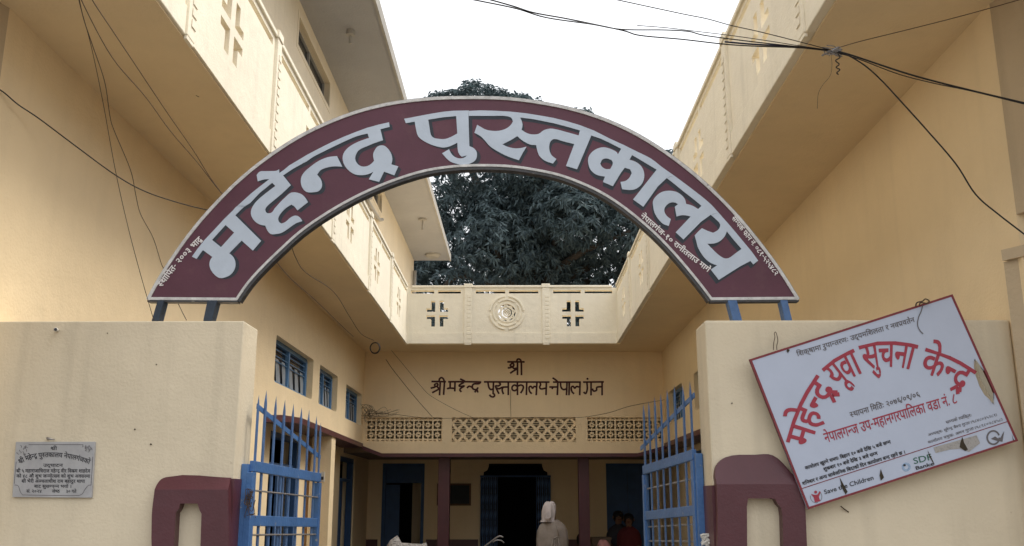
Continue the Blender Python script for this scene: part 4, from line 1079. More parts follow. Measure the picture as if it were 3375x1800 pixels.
# ------------------------------------------------------------------ upper storey of the left wing
UW = [(9.48, 11.22, 6.44, 6.78), (14.6, 15.9, 6.48, 6.82), (5.2, 6.9, 6.44, 6.78)]
MB().plate(rect(1.5, 21.0, ZS + .12, 6.95), [rect(a, b, c, d) for a, b, c, d in UW], fx(XL - .02), 0, -.25).build('upper_wall', M['upper'], lib)
MB().box(-5.2, XL - .27, 20.8, 21.0, 0, 6.95).build('upper_wall', M['upper'], lib)
for a, b, c, d in UW:
    MB().plate([(a - .05, c - .05), (b + .05, c - .05), (b + .05, d + .05), (a - .05, d + .05)], [rect(a + .005, b - .005, c + .005, d - .005)], fx(XL - .02), .005, -.02).build('window_surround', M['upper'], lib)
    w = MB().plate(rect(a, b, c, d), [rect(a + .02, (a + b) / 2 - .012, c + .015, d - .015), rect((a + b) / 2 + .012, b - .02, c + .015, d - .015)], fx(XL - .09), 0, -.028).build('window', M['concrete'], lib)
    MB().box(XL - .125, XL - .12, a, b, c, d).build('pane', M['glass'], w)
MB().box(-5.4, -1.60, 0.5, 21.05, 6.95, 7.07).build('upper_roof', M['slab'], lib)
MB().box(-1.60 + .001, -1.57, 0.5, 21.05, 6.93, 7.085).build('roof_edge', M['concrete'], lib)
pp = at(1367, 900, 'Y', 20.9)
MB().tube([(pp.x + .03, 20.6, 4.0), (pp.x + .03, 20.6, 6.6)], .045, 8).build('drain_pipe', M['concrete'], lib, smooth=True)

# street fronts of the wings (fins at both picture edges, overhang shade put into their colour)
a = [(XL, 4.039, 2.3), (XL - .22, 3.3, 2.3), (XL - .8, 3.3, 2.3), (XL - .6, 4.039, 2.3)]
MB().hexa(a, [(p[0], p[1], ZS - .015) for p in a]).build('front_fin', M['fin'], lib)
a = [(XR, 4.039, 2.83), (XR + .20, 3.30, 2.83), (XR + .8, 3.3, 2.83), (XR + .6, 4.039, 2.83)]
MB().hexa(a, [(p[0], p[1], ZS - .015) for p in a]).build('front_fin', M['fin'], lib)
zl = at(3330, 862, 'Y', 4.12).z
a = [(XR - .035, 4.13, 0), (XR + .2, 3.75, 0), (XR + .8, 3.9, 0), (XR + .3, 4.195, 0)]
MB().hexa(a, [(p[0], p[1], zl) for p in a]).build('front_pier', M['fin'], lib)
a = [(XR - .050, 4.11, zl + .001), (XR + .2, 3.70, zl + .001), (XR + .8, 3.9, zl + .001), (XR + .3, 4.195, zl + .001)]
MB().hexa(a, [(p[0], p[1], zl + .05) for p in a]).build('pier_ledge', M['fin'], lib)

# ------------------------------------------------------------------ gate walls
ZG = 2.39
gwl = root('boundary_wall', (-1.8, 4.31, 0), 'cream gate wall on the left with the grey plaque on its face', 'wall')
gwr = root('boundary_wall', (1.5, 4.31, 0), 'cream gate wall on the right with the tilted white notice board', 'wall')
MB().box(XL + .004, -1.237, YG, YGB, 0, ZG).build('wall_body', M['gatecream'], gwl, bevel=.005)
MB().box(.825, XR - .004, YG, YGB, 0, ZG).build('wall_body', M['gatecream'], gwr, bevel=.010)


def pier(parent, outline, niche, chamfer_y, jamb, sgn):
    """maroon painted frame round a narrow cream niche; outlines in picture pixels"""
    yf = YG - .055
    o3 = [at(x, y, 'Y', yf) for x, y in outline]
    q = smooth_loop([(p.x, p.z) for p in o3], 4, 55)
    n3 = [at(x, y, 'Y', yf) for x, y in niche]
    hq = [(p.x, p.z) for p in n3]
    zc = at(outline[0][0], chamfer_y, 'Y', yf).z
    zt = max(p[1] for p in q)

    def f(a, b, d):
        if d == 0 and b > zc:
            return (a, yf + .052 * (b - zc) / (zt - zc), b)
        return (a, YG - .001 if d else yf, b)
    # split lower (with niche) and upper (chamfer)
    mb = MB()
    # insert points on zc
    r = []
    for i in range(len(q)):
        a, b = q[i - 1], q[i]
        if (a[1] - zc) * (b[1] - zc) < 0:
            t = (zc - a[1]) / (b[1] - a[1])
            r.append((a[0] + (b[0] - a[0]) * t, zc))
        r.append(b)
    low = [p for p in r if p[1] <= zc + 1e-9]
    hi_ = [p for p in r if p[1] >= zc - 1e-9]
    mb.plate(low, [hq], f, 0, 1)
    mb.plate(hi_, [], f, 0, 1)
    o = mb.build('niche_frame', M['maroon'], parent, bevel=.0)
    return o


pier(gwl, [(506, 1990), (757, 1990), (751, 1574), (535, 1572), (520, 1580), (512, 1596), (509, 1618), (500, 1700)],
     [(582, 1960), (655, 1960), (664, 1694), (657, 1680), (651, 1660), (594, 1660), (589, 1677), (579, 1690), (573, 1800)], 1614, None, 1)
MB().box(-1.2375, -1.2300, YG - .0, YGB - .03, 0, at(760, 1578, 'Y', YG).z).build('jamb_band', M['maroon'], gwl)
MB().box(-1.32, -1.2300, YG - .012, YG - .0005, 0, at(760, 1578, 'Y', YG).z).build('jamb_band', M['maroon'], gwl)
pier(gwr, [(2362, 1990), (2668, 1990), (2660, 1800), (2655, 1682), (2646, 1612), (2608, 1552), (2557, 1499), (2497, 1497), (2398, 1506), (2367, 1533), (2359, 1567), (2362, 1592)],
     [(2464, 1990), (2588, 1990), (2579, 1700), (2575, 1674), (2564, 1662), (2556, 1646), (2546, 1643), (2466, 1643), (2462, 1670)], 1596, None, -1)
MB().box(.8180, .8255, YG - .0, YGB - .03, 0, at(2340, 1600, 'Y', YG).z).build('jamb_band', M['maroon'], gwr)
MB().box(.8180, .88, YG - .012, YG - .0005, 0, at(2340, 1600, 'Y', YG).z).build('jamb_band', M['maroon'], gwr)

# ------------------------------------------------------------------ arched sign over the gate
YA = 4.285
fa = lambda x, y, d: tuple(at(x, y, 'Y', YA) + Vector((0, -d, 0)))
ash = root('arch_sign', (-.2, YA, 2.39), 'maroon arched sign board with large silver Devanagari letters over the gate', 'sign')
OUT = [(486, 988), (520, 925), (560, 862), (610, 790), (670, 715), (740, 640), (790, 592), (850, 542), (925, 488), (1005, 440), (1100, 396), (1200, 361), (1310, 337), (1430, 324), (1560, 321), (1680, 325),
       (1800, 341), (1900, 363), (2000, 396), (2100, 443), (2200, 506), (2290, 575), (2370, 648), (2440, 722), (2510, 808), (2570, 889), (2632, 987)]
INN = [(2343, 989), (2310, 945), (2262, 886), (2215, 832), (2160, 775), (2100, 722), (2040, 676), (1980, 638), (1910, 605), (1840, 580), (1760, 563), (1680, 552), (1580, 549), (1490, 553), (1400, 567), (1310, 594), (1220, 630), (1140, 670), (1060, 718), (990, 768), (930, 822), (870, 880), (820, 935), (782, 990)]
def densify(q, k=3):
    return [tuple(p) for p in catmull([Vector(p) for p in q], k)]
OUTd, INNd = densify(OUT), densify(INN)
MB().plate(OUTd + INNd, [], fa, 0, -.030).build('sign_board', M['board'], ash)
# rims
def rim(path, w_in, name, mat, closed=False, d0=.006, d1=-.036, shift=0.0):
    mb = MB()
    ps = [Vector(p) for p in path]
    a, b = [], []
    for i, p in enumerate(ps):
        t = (ps[min(i + 1, len(ps) - 1)] - ps[max(i - 1, 0)]).normalized()
        n = Vector((-t.y, t.x))
        a.append(p + n * (shift))
        b.append(p + n * (shift + w_in))
    mb.plate([tuple(p) for p in a] + [tuple(p) for p in reversed(b)], [], fa, d0, d1)
    return mb.build(name, mat, ash)
rim(OUTd, 10, 'upper_rim', M['rim'], shift=-3)
rim(OUTd, 3.5, 'upper_edge', M['dark_rim'], d0=-.005, d1=-.042, shift=-6.6)
rim(INNd, 8, 'lower_rim', M['rim'], shift=-1)
rim(INNd, 9, 'lower_edge', M['dark_rim'], d0=.002, d1=-.042, shift=-10.2)
rim([(488, 989), (782, 991)], -9, 'end_rim', M['rim'], shift=0, d0=.0055)
rim([(486, 989.5), (784, 991.5)], 5, 'end_edge', M['dark_rim'], shift=.3, d0=.002, d1=-.042)
rim([(2343, 990), (2630, 988)], -9, 'end_rim', M['rim'], shift=0, d0=.0055)
rim([(2341, 990.5), (2633, 988.5)], 5, 'end_edge', M['dark_rim'], shift=.3, d0=.002, d1=-.042)
for (x0, x1, x2, x3), nm in (((527, 548, 507, 530), 'blue'), ((690, 722, 676, 704), 'blue'), ((2394, 2424, 2412, 2442), 'r'), ((2567, 2590, 2582, 2606), 'r')):
    t0, t1 = at(x0, 994, 'Y', YA + .02), at(x1, 994, 'Y', YA + .02)
    b0, b1 = at(x2, 1062, 'Y', YA + .02), at(x3, 1062, 'Y', YA + .02)
    dy = Vector((0, .03, 0))
    MB().hexa([t0 - dy, t1 - dy, t1 + dy, t0 + dy], [b0 - dy, b1 - dy, b1 + dy, b0 + dy]).build('support_post', M['post'] if nm == 'blue' else M['bluedull'], ash, bevel=.002)

def cr(o, k, pts):
    return [(o[0] + x / k, o[1] + y / k) for x, y in pts]
K1, K2 = 5.2833, 4.58
LET = [
 # ma
 (cr((620, 680), K1, [(70, 880), (170, 740), (290, 590), (455, 415), (640, 215), (780, 80), (860, 0), (990, 0), (925, 60), (825, 160), (1275, 605), (1130, 775), (935, 600), (720, 820), (785, 880), (822, 960), (825, 1050), (795, 1130), (740, 1195), (650, 1240), (545, 1250), (460, 1190), (400, 1110), (375, 1030), (385, 950), (425, 885), (260, 765), (150, 920)]),
  [cr((620, 680), K1, [(655, 330), (805, 462), (575, 715), (420, 588)])], (12, 3)),
 # he
 (cr((800, 540), K1, [(-91, 738), (0, 655), (150, 520), (300, 400), (440, 292), (465, 272), (380, 275), (265, 310), (245, 200), (300, 140), (400, 132), (510, 130), (590, 125), (635, 100), (640, 166), (720, 110), (870, 0), (1043, 0), (880, 90), (705, 205), (840, 375), (690, 520), (520, 660), (440, 730), (395, 795), (405, 845), (440, 865), (510, 850), (560, 780), (640, 690), (740, 590), (850, 505), (1010, 525), (1080, 580), (1140, 670), (955, 815), (900, 745), (850, 715), (760, 770), (670, 860), (620, 955), (640, 1020), (680, 1045), (740, 1020), (850, 930), (930, 905), (1000, 940), (1040, 1000), (930, 1040), (800, 1130), (680, 1205), (590, 1225), (490, 1225), (430, 1160), (395, 1080), (300, 1060), (210, 1000), (150, 900), (150, 810), (200, 710), (280, 620), (400, 520), (570, 390), (515, 335), (300, 510), (39, 745)]), [], (10, 7)),
 # half na
 (cr((980, 380), K2, [(600, 620), (640, 700), (680, 780), (560, 775), (440, 795), (350, 835), (300, 900), (350, 960), (375, 1040), (365, 1100), (320, 1150), (250, 1165), (140, 1160), (80, 1100), (55, 1020), (65, 930), (110, 860), (200, 780), (330, 690), (470, 635)]), [], (11, 7)),
 # dra with the head line
 (cr((980, 380), K2, [(-70, 731), (0, 690), (150, 600), (320, 510), (520, 410), (700, 330), (900, 250), (1050, 195), (1230, 145), (1385, 110), (1395, 180), (1255, 215), (1295, 380), (1150, 430), (1030, 480), (930, 530), (890, 590), (875, 660), (905, 730), (970, 775), (1060, 770), (1130, 725), (1160, 690), (1145, 600), (1165, 540), (1215, 475), (1300, 460), (1370, 510), (1420, 590), (1435, 670), (1420, 745), (1525, 775), (1465, 910), (1310, 855), (1235, 1010), (1080, 970), (1150, 855), (1080, 890), (980, 908), (870, 895), (770, 830), (710, 750), (685, 660), (700, 580), (750, 510), (830, 450), (930, 400), (1085, 345), (1060, 280), (900, 320), (700, 405), (480, 510), (250, 625), (81, 730)]), [], (10, 8)),
 # pu
 (cr((1320, 350), K1, [(65, 225), (250, 190), (450, 152), (600, 125), (760, 100), (920, 85), (1190, 80), (1185, 175), (1190, 400), (1200, 700), (1280, 740), (1325, 800), (1330, 880), (1300, 950), (1220, 1000), (1110, 1030), (990, 1010), (880, 975), (830, 940), (725, 825), (845, 755), (900, 850), (970, 900), (1050, 915), (1120, 895), (1160, 860), (1070, 885), (1040, 860), (1005, 800), (990, 640), (870, 700), (760, 725), (650, 710), (500, 660), (390, 600), (310, 530), (270, 400), (250, 275), (95, 300)]),
  [cr((1320, 350), K1, [(485, 240), (730, 200), (970, 177), (990, 480), (880, 540), (780, 575), (680, 575), (570, 550), (530, 500), (510, 400)])], (12, 7)),
 # sta
 (cr((1540, 360), K2, [(24.5, 30), (200, 22), (420, 28), (640, 40), (880, 65), (1100, 100), (1300, 135), (1500, 185), (1700, 245), (1900, 322), (1872, 402), (1657, 911), (1490, 860), (1615, 530), (1450, 490), (1310, 455), (1265, 480), (1240, 540), (1240, 620), (1275, 700), (1345, 755), (1295, 825), (1180, 785), (1090, 710), (1055, 620), (1040, 545), (960, 540), (880, 505), (810, 460), (755, 410), (660, 470), (530, 535), (620, 575), (720, 595), (810, 590), (895, 570), (840, 660), (780, 775), (620, 720), (460, 640), (340, 560), (270, 480), (200, 410), (108, 360), (150, 240), (210, 275), (280, 312), (370, 330), (470, 330), (570, 305), (650, 250), (690, 190), (670, 140), (600, 110), (400, 105), (24.5, 105)]),
  [cr((1540, 360), K2, [(800, 130), (1000, 155), (1300, 215), (1530, 275), (1700, 325), (1680, 400), (1500, 350), (1350, 310), (1250, 297), (1150, 325), (1080, 375), (980, 385), (900, 365), (820, 315), (835, 240), (820, 180)])], (6, 11)),
 # kaa
 (cr((1880, 440), K2, [(343, -46), (600, 85), (800, 175), (1000, 275), (1210, 380), (1400, 525), (1566, 641), (1453, 676), (1100, 1110), (945, 1000), (1300, 550), (1150, 460), (1000, 370), (930, 330), (890, 400), (980, 430), (1060, 490), (1105, 570), (1112, 670), (1080, 760), (1020, 820), (940, 855), (780, 845), (755, 735), (830, 720), (890, 670), (925, 600), (900, 545), (820, 520), (760, 600), (640, 800), (490, 735), (520, 655), (400, 630), (310, 560), (275, 480), (268, 380), (310, 300), (400, 235), (500, 212), (600, 235), (700, 290), (715, 320), (765, 235), (600, 150), (450, 80), (315, 35)]),
  [cr((1880, 440), K2, [(540, 380), (620, 405), (640, 450), (600, 540), (530, 540), (470, 500), (450, 460), (480, 400)])], (-1, 13)),
 # la
 (cr((2080, 580), K1, [(750, 0), (1000, 185), (1220, 355), (1400, 510), (1525, 648), (1385, 680), (910, 1110), (775, 985), (1035, 710), (950, 690), (870, 690), (790, 710), (760, 540), (815, 497), (770, 470), (700, 465), (630, 500), (580, 570), (580, 630), (620, 700), (690, 755), (655, 875), (560, 840), (470, 750), (410, 650), (385, 540), (380, 440), (430, 360), (530, 285), (650, 262), (780, 280), (880, 340), (940, 420), (955, 490), (1060, 520), (1165, 580), (1225, 525), (1100, 420), (900, 265), (760, 150), (620, 40)]), [], (-3, 14)),
 # ya
 (cr((2240, 680), K1, [(680, 120), (900, 370), (1100, 610), (1250, 790), (1365, 950), (1280, 1015), (1230, 955), (1050, 1050), (680, 1285), (540, 1105), (650, 1030), (560, 1000), (460, 930), (360, 800), (310, 700), (285, 600), (260, 510), (320, 445), (385, 385), (480, 430), (580, 465), (660, 420), (700, 360), (700, 310), (640, 240), (540, 152)]),
  [cr((2240, 680), K1, [(820, 440), (940, 590), (1075, 745), (960, 830), (850, 905), (780, 910), (690, 860), (600, 780), (530, 710), (480, 655), (600, 650), (700, 610), (780, 530)])], (-8, 13)),
]
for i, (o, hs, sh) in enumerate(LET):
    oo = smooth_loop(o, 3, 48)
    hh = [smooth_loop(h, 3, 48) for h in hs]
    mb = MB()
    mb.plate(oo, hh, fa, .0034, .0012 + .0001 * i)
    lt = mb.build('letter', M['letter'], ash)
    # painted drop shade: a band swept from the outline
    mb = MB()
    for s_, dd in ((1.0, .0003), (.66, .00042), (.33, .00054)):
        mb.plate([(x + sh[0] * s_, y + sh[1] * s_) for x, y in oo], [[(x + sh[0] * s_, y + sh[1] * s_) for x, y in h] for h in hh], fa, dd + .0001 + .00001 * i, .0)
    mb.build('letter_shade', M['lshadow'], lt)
for txt, path, h in (('स्थापित- २००३ भाद्र', [(520, 938), (588, 850), (657, 780)], 17),
                     ('नेपालगंज-१० रानीतलाउ मार्ग', [(2119, 703), (2194, 768), (2269, 830), (2342, 886)], 15),
                     ('सम्पर्क फोन नं. ०८१-५२५४८२', [(2421, 712), (2472, 778), (2520, 840), (2566, 902)], 14)):
    mb = MB()
    text_px(mb, txt, path, h, fa, .022, lift=.0042)
    mb.build('small_lettering', M['white_script'], ash)

# ------------------------------------------------------------------ lettering painted on the back wall (part of the building)
fw_ = lambda x, y, d: tuple(at(x, y, 'Y', YB) + Vector((0, -.003 - d, 0)))
KW, OW = 4.025, (1400, 1160)
ST = [
 [(1095, 133), (1325, 133)], [(1230, 133), (1230, 308)], [(1281, 133), (1283, 310)], [(1222, 135), (1224, 108), (1240, 95), (1262, 100), (1276, 120), (1282, 140)],
 [(1150, 160), (1134, 176), (1150, 196), (1176, 190), (1180, 165), (1163, 152), (1150, 160)], [(1100, 213), (1135, 210), (1160, 200), (1185, 222), (1222, 215)], [(1132, 284), (1175, 255), (1222, 228)],
 [(88, 393), (282, 396)], [(206, 395), (196, 577)], [(262, 395), (250, 572)], [(190, 395), (196, 360), (220, 342), (246, 358), (262, 398)],
 [(152, 420), (130, 437), (142, 458), (170, 450), (172, 425), (152, 420)], [(78, 482), (125, 470), (160, 458), (195, 500)], [(98, 542), (150, 515), (198, 488)],
 [(310, 397), (560, 396), (750, 400)], [(338, 400), (336, 484)], [(300, 496), (318, 482), (402, 484)], [(402, 398), (398, 525)],
 [(468, 360), (505, 375), (540, 396)], [(520, 405), (470, 432), (456, 452), (480, 458), (525, 452), (485, 478), (465, 505), (488, 532)],
 [(560, 480), (584, 458), (608, 460), (640, 482)], [(742, 402), (715, 422), (655, 425), (632, 450), (636, 485), (668, 502), (695, 492), (706, 470)], [(690, 498), (662, 538)], [(692, 498), (706, 540)],
 [(785, 398), (1655, 401)], [(838, 402), (850, 468), (876, 500), (908, 490)], [(912, 402), (906, 560)], [(858, 568), (876, 590), (906, 598), (926, 582), (918, 558), (902, 556)],
 [(985, 405), (1003, 432), (975, 452), (940, 452), (950, 488), (985, 557)], [(950, 478), (985, 490), (1030, 470), (1104, 466)], [(1040, 470), (1026, 505), (1045, 562)], [(1108, 402), (1108, 574)],
 [(1228, 402), (1230, 574)], [(1228, 458), (1190, 440), (1160, 464), (1162, 502), (1196, 515), (1228, 492)], [(1228, 458), (1276, 440), (1308, 462), (1296, 508), (1270, 548)], [(1353, 402), (1348, 574)],
 [(1420, 556), (1390, 522), (1384, 472), (1408, 458), (1430, 482), (1450, 460), (1484, 466)], [(1488, 402), (1478, 576)],
 [(1528, 404), (1536, 436), (1524, 468), (1545, 492), (1608, 480)], [(1613, 402), (1608, 574)],
 [(1700, 401), (2070, 401)], [(1694, 345), (1728, 366), (1768, 400)], [(1652, 466), (1762, 466)], [(1700, 466), (1688, 494)], [(1766, 402), (1758, 574)],
 [(1800, 402), (1806, 466), (1838, 500), (1882, 490)], [(1887, 402), (1880, 576)], [(1917, 402), (1913, 576)],
 [(1980, 557), (1950, 522), (1944, 472), (1968, 458), (1990, 482), (2012, 460), (2046, 466)], [(2060, 402), (2055, 576)],
 [(2100, 401), (2376, 398)], [(2150, 402), (2156, 490), (2136, 552), (2106, 532)], [(2206, 402), (2205, 578)], [(2148, 352), (2168, 364)], [(2148, 363), (2168, 353)], [(2158, 348), (2158, 368)],
 [(2222, 486), (2240, 520), (2278, 508), (2284, 470), (2350, 462)], [(2352, 400), (2352, 577)],
]
mb = MB()
for i, s_ in enumerate(ST):
    stroke(mb, cr(OW, KW, s_), 6.0, fw_, .0003 * (i % 6), 4)
mb.build('wall_lettering', M['wallpaint'], lib)

# ------------------------------------------------------------------ white notice board
YS = 4.13
fs_ = lambda x, y, d: tuple(at(x, y, 'Y', YS) + Vector((0, -d, 0)))
SQ = [(2469.4, 1184.9), (3139, 970), (3355.5, 1453.4), (2662.6, 1679.3)]
nb = root('notice_board', at(2663, 1679, 'Y', YS), 'large white board with red arched Devanagari heading hanging tilted on the right gate wall', 'notice board')
hole = cr((2840, 940), 3.271, [(1215, 795), (1330, 930), (1425, 1110), (1432, 1200), (1420, 1290), (1385, 1240), (1320, 1180), (1270, 1090), (1230, 980), (1210, 880)])
MB().plate(SQ, [hole], fs_, 0, -.012).build('sheet', M['flex'], nb)
flap = cr((2840, 940), 3.271, [(1210, 800), (1255, 860), (1330, 1010), (1385, 1130), (1415, 1290), (1335, 1140), (1260, 990)])
MB().plate(flap, [], fs_, .012, .010).build('torn_flap', M['torn'], nb)
for i in range(4):
    a, b = Vector(SQ[i]), Vector(SQ[(i + 1) % 4])
    mb = MB()
    c = (Vector(SQ[0]) + Vector(SQ[1]) + Vector(SQ[2]) + Vector(SQ[3])) / 4
    def ins(p, k):
        e1 = (Vector(SQ[(k + 1) % 4]) - p).normalized()
        e2 = (Vector(SQ[k - 1]) - p).normalized()
        return p + (e1 + e2) * 7
    mb.plate([tuple(a), tuple(b), tuple(ins(b, (i + 1) % 4)), tuple(ins(a, i))], [], fs_, .0015 + .0003 * i, -.0135)
    mb.build('frame_strip', M['redframe'], nb)
C1, C2, C3, C4 = ((2440, 960), 3.436), ((2840, 940), 3.271), ((2540, 1330), 3.713), ((2900, 1280), 3.817)
mb = MB()
text_px(mb, 'महेन्द्र', [(2592, 1455), (2612, 1388), (2645, 1310), (2690, 1238)], 82, fs_, .013, lift=.0016)
text_px(mb, 'यूवा', [(2709, 1217), (2755, 1180), (2811, 1152)], 82, fs_, .012, lift=.0016)
text_px(mb, 'सुचना', [(2830, 1142), (2880, 1129), (2935, 1126), (2985, 1130), (3024, 1139)], 82, fs_, .012, lift=.0016)
text_px(mb, 'केन्द्र', [(3052, 1148), (3110, 1166), (3165, 1192), (3216, 1224)], 80, fs_, .012, lift=.0016)
mb.build('heading_lettering', M['red'], nb)
mb = MB()
p0, p1 = cr(*C3, [(640, 372)])[0], cr(*C4, [(945, 68)])[0]
text_px(mb, 'नेपालगन्ज उप-महानगरपालिका वडा नं. ८', [p0, p1], 31, fs_, .010, lift=.0016)
mb.build('red_lettering', M['red'], nb)
mb = MB()
text_px(mb, 'शिक्षामा रुपान्तरणः उद्यमशिलता र नवप्रवर्तन', [cr(*C1, [(632, 690)])[0], cr(*C2, [(560, 348)])[0]], 15, fs_, .012, lift=.0016)
text_px(mb, 'स्थापना मितिः २०७६/०९/०६', [cr(*C3, [(962, 112)])[0], cr(*C4, [(490, 42)])[0]], 17, fs_, .012, lift=.0016)
mb.build('grey_lettering', M['greyink'], nb)
mb = MB()
for t_, a, b, h in (('कार्यालय खुल्ने समयः बिहान १० बजे देखि ५ बजे सम्म', (415, 775), (1460, 450), 10),
                    ('शुक्रबार १० बजे देखि ३ बजे सम्म', (640, 790), (1300, 590), 10),
                    ('शनिबार र अन्य सार्वजनिक बिदाको दिन कार्यालय बन्द रहने छ ।', (380, 965), (1640, 575), 10)):
    text_px(mb, t_, cr(*C3, [a, b]), h, fs_, .03, lift=.0016)
mb.build('black_lettering', M['ink'], nb)
mb = MB()
for t_, a, b, h in (('सम्पर्क व्यक्तिः', (825, 415), (1150, 318), 9),
                    ('अध्यक्षः सुरेन्द्र वैश्य गुप्ता (९८४८०३५२८१)', (600, 575), (1465, 315), 8),
                    ('कार्यालय प्रमुखः अमन गुप्ता (९८१८०२८४५८)', (600, 668), (1535, 375), 8)):
    text_px(mb, t_, cr(*C4, [a, b]), h, fs_, .008, lift=.0016)
mb.build('contact_lettering', M['greyink'], nb)
mb = MB()
stroke(mb, [cr(*C3, [(385, 1040)])[0], cr(*C4, [(1605, 418)])[0]], 2.6, fs_, .0014)
mb.build('rule_line', M['redframe'], nb)
mb = MB()
text_px(mb, 'Save the Children', cr(*C3, [(660, 1112), (1265, 928)]), 15, fs_, .012, latin=True, lift=.0016)
mb.build('sponsor_lettering', M['ink'], nb)
mb = MB()
text_px(mb, 'SDF', cr(*C4, [(425, 955), (660, 895)]), 21, fs_, .005, latin=True, lift=.0016)
mb.build('sponsor_lettering', M['greenink'], nb)
mb = MB()
text_px(mb, 'Banke', cr(*C4, [(450, 1028), (680, 965)]), 12, fs_, .022, latin=True, lift=.0016)
mb.build('sponsor_lettering', M['ink'], nb)
# round emblem of the first sponsor: figure with raised arms in a ring
mb = MB()
cx_, cy_ = cr(*C3, [(555, 1140)])[0]
mb.sheet([[(cx_ - 1.5 + 5 * math.cos(t * math.pi / 6), cy_ - 15 + 5 * math.sin(t * math.pi / 6)) for t in range(12)]], fs_, .0018)
mb.sheet([[(cx_ - 17, cy_ - 9), (cx_ - 5, cy_ - 6), (cx_ + 4, cy_ - 7), (cx_ + 12, cy_ - 18), (cx_ + 15, cy_ - 15), (cx_ + 9, cy_ + 1), (cx_ + 14, cy_ + 15), (cx_ - 4, cy_ + 19), (cx_ - 8, cy_ + 3)]], fs_, .0018)
mb.build('sponsor_emblem', M['red'], nb)
mb = MB()
stroke(mb, [(cx_ + 19 * math.cos(t), cy_ + 20 * math.sin(t)) for t in [math.radians(a) for a in range(70, 200, 15)]], 1.5, fs_, .0017)
stroke(mb, [(cx_ + 19 * math.cos(t), cy_ + 20 * math.sin(t)) for t in [math.radians(a) for a in range(-60, 50, 15)]], 1.5, fs_, .0017)
mb.build('emblem_ring', M['greyink'], nb)
cx_, cy_ = cr(*C4, [(330, 990)])[0]
mb = MB()
for r in (13, 9):
    stroke(mb, [(cx_ + r * math.cos(math.radians(a)), cy_ + r * math.sin(math.radians(a))) for a in range(0, 361, 20)], 1.8, fs_, .0017)
mb.build('emblem_ring', M['blueink'], nb)
mb = MB()
mb.sheet([[(cx_ - 6 + 4.5 * math.cos(t * math.pi / 5), cy_ - 6 + 4 * math.sin(t * math.pi / 5)) for t in range(10)]], fs_, .0019)
mb.build('emblem_mark', M['ink'], nb)
MB().sheet([cr(*C4, [(672, 745), (1215, 590), (1260, 690), (1120, 800), (1000, 760), (880, 770), (700, 815)])], fs_, .0014).build('faded_picture', M['photo'], nb)
cx_, cy_ = cr(*C4, [(1425, 620)])[0]
mb = MB()
stroke(mb, [(cx_ + 20 * math.cos(math.radians(a)), cy_ + 22 * math.sin(math.radians(a))) for a in range(0, 341, 20)], 5.5, fs_, .0017)
mb.sheet([[(cx_ - 8, cy_ + 4), (cx_ + 6, cy_ - 4), (cx_ + 20, cy_ + 6), (cx_ + 36, cy_ - 22), (cx_ + 30, cy_ + 14), (cx_ + 8, cy_ + 10)]], fs_, .0019)
mb.build('round_emblem', M['greyink'], nb)
mb = MB()
for o, k, q in ((C3[0], C3[1], [(840, 900), (868, 950), (905, 1020), (940, 1080), (915, 1115), (885, 1060), (860, 990)]),
                (C3[0], C3[1], [(1345, 800), (1362, 850), (1385, 905), (1365, 925), (1345, 945), (1330, 880)]),
                (C4[0], C4[1], [(595, 775), (640, 860), (690, 965), (660, 930), (620, 860)]),
                (C4[0], C4[1], [(1035, 610), (1055, 680), (1105, 770), (1070, 790), (1000, 740), (1010, 680)]),
                (C4[0], C4[1], [(1655, 570), (1670, 620), (1690, 665), (1670, 650)]),
                (C1[0], C1[1], [(535, 655), (560, 665), (545, 690), (535, 700), (520, 675)])):
    mb.sheet([cr(o, k, q)], fs_, .0026)
mb.build('stain', M['soot'], nb)
mb = MB()
stroke(mb, cr(*C2, [(655, 215), (640, 280), (610, 350), (600, 430), (625, 490), (660, 525)]), 3.2, fs_, .003)
mb.build('crease', M['greyink'], nb)


def cable(name, label, cat, pts, r, mat, group=None, k=6, n=6):
    """pts: (pixel x, pixel y, distance Y)"""
    P = [at(x, y, 'Y', d) for x, y, d in pts]
    if len(P) > 2:
        P = catmull(P, k)
    o = MB().tube(P, r, n).build(name, M[mat], None, smooth=True)
    tag(o, label, cat, group)
    return o


def wire(pts, r=.0018, mat='rust'):
    return MB().tube(catmull([Vector(p) for p in pts], 5), r, 5)


# ties of the notice board
t1 = [at(x, y, 'Y', 4.17) for x, y in cr(*C1, [(375, 665), (378, 590), (392, 520), (385, 480), (400, 462), (415, 500), (425, 560), (412, 620), (415, 665)])]
o = wire(t1, .0018).build('tie_wire', M['rust'], None, smooth=True)
tag(o, 'twisted wire loop holding the upper left edge of the white notice board', 'wire')
t2 = [at(x, y, 'Y', 4.11) for x, y in [(3018, 1010), (3022, 998), (3040, 993), (3050, 986), (3062, 992), (3055, 1000), (3035, 998), (3030, 1005)]]
o = wire(t2, .0032, 'rust').build('tie_wire', M['rust'], None, smooth=True)
tag(o, 'dark knotted wire on the top edge of the white notice board', 'wire')

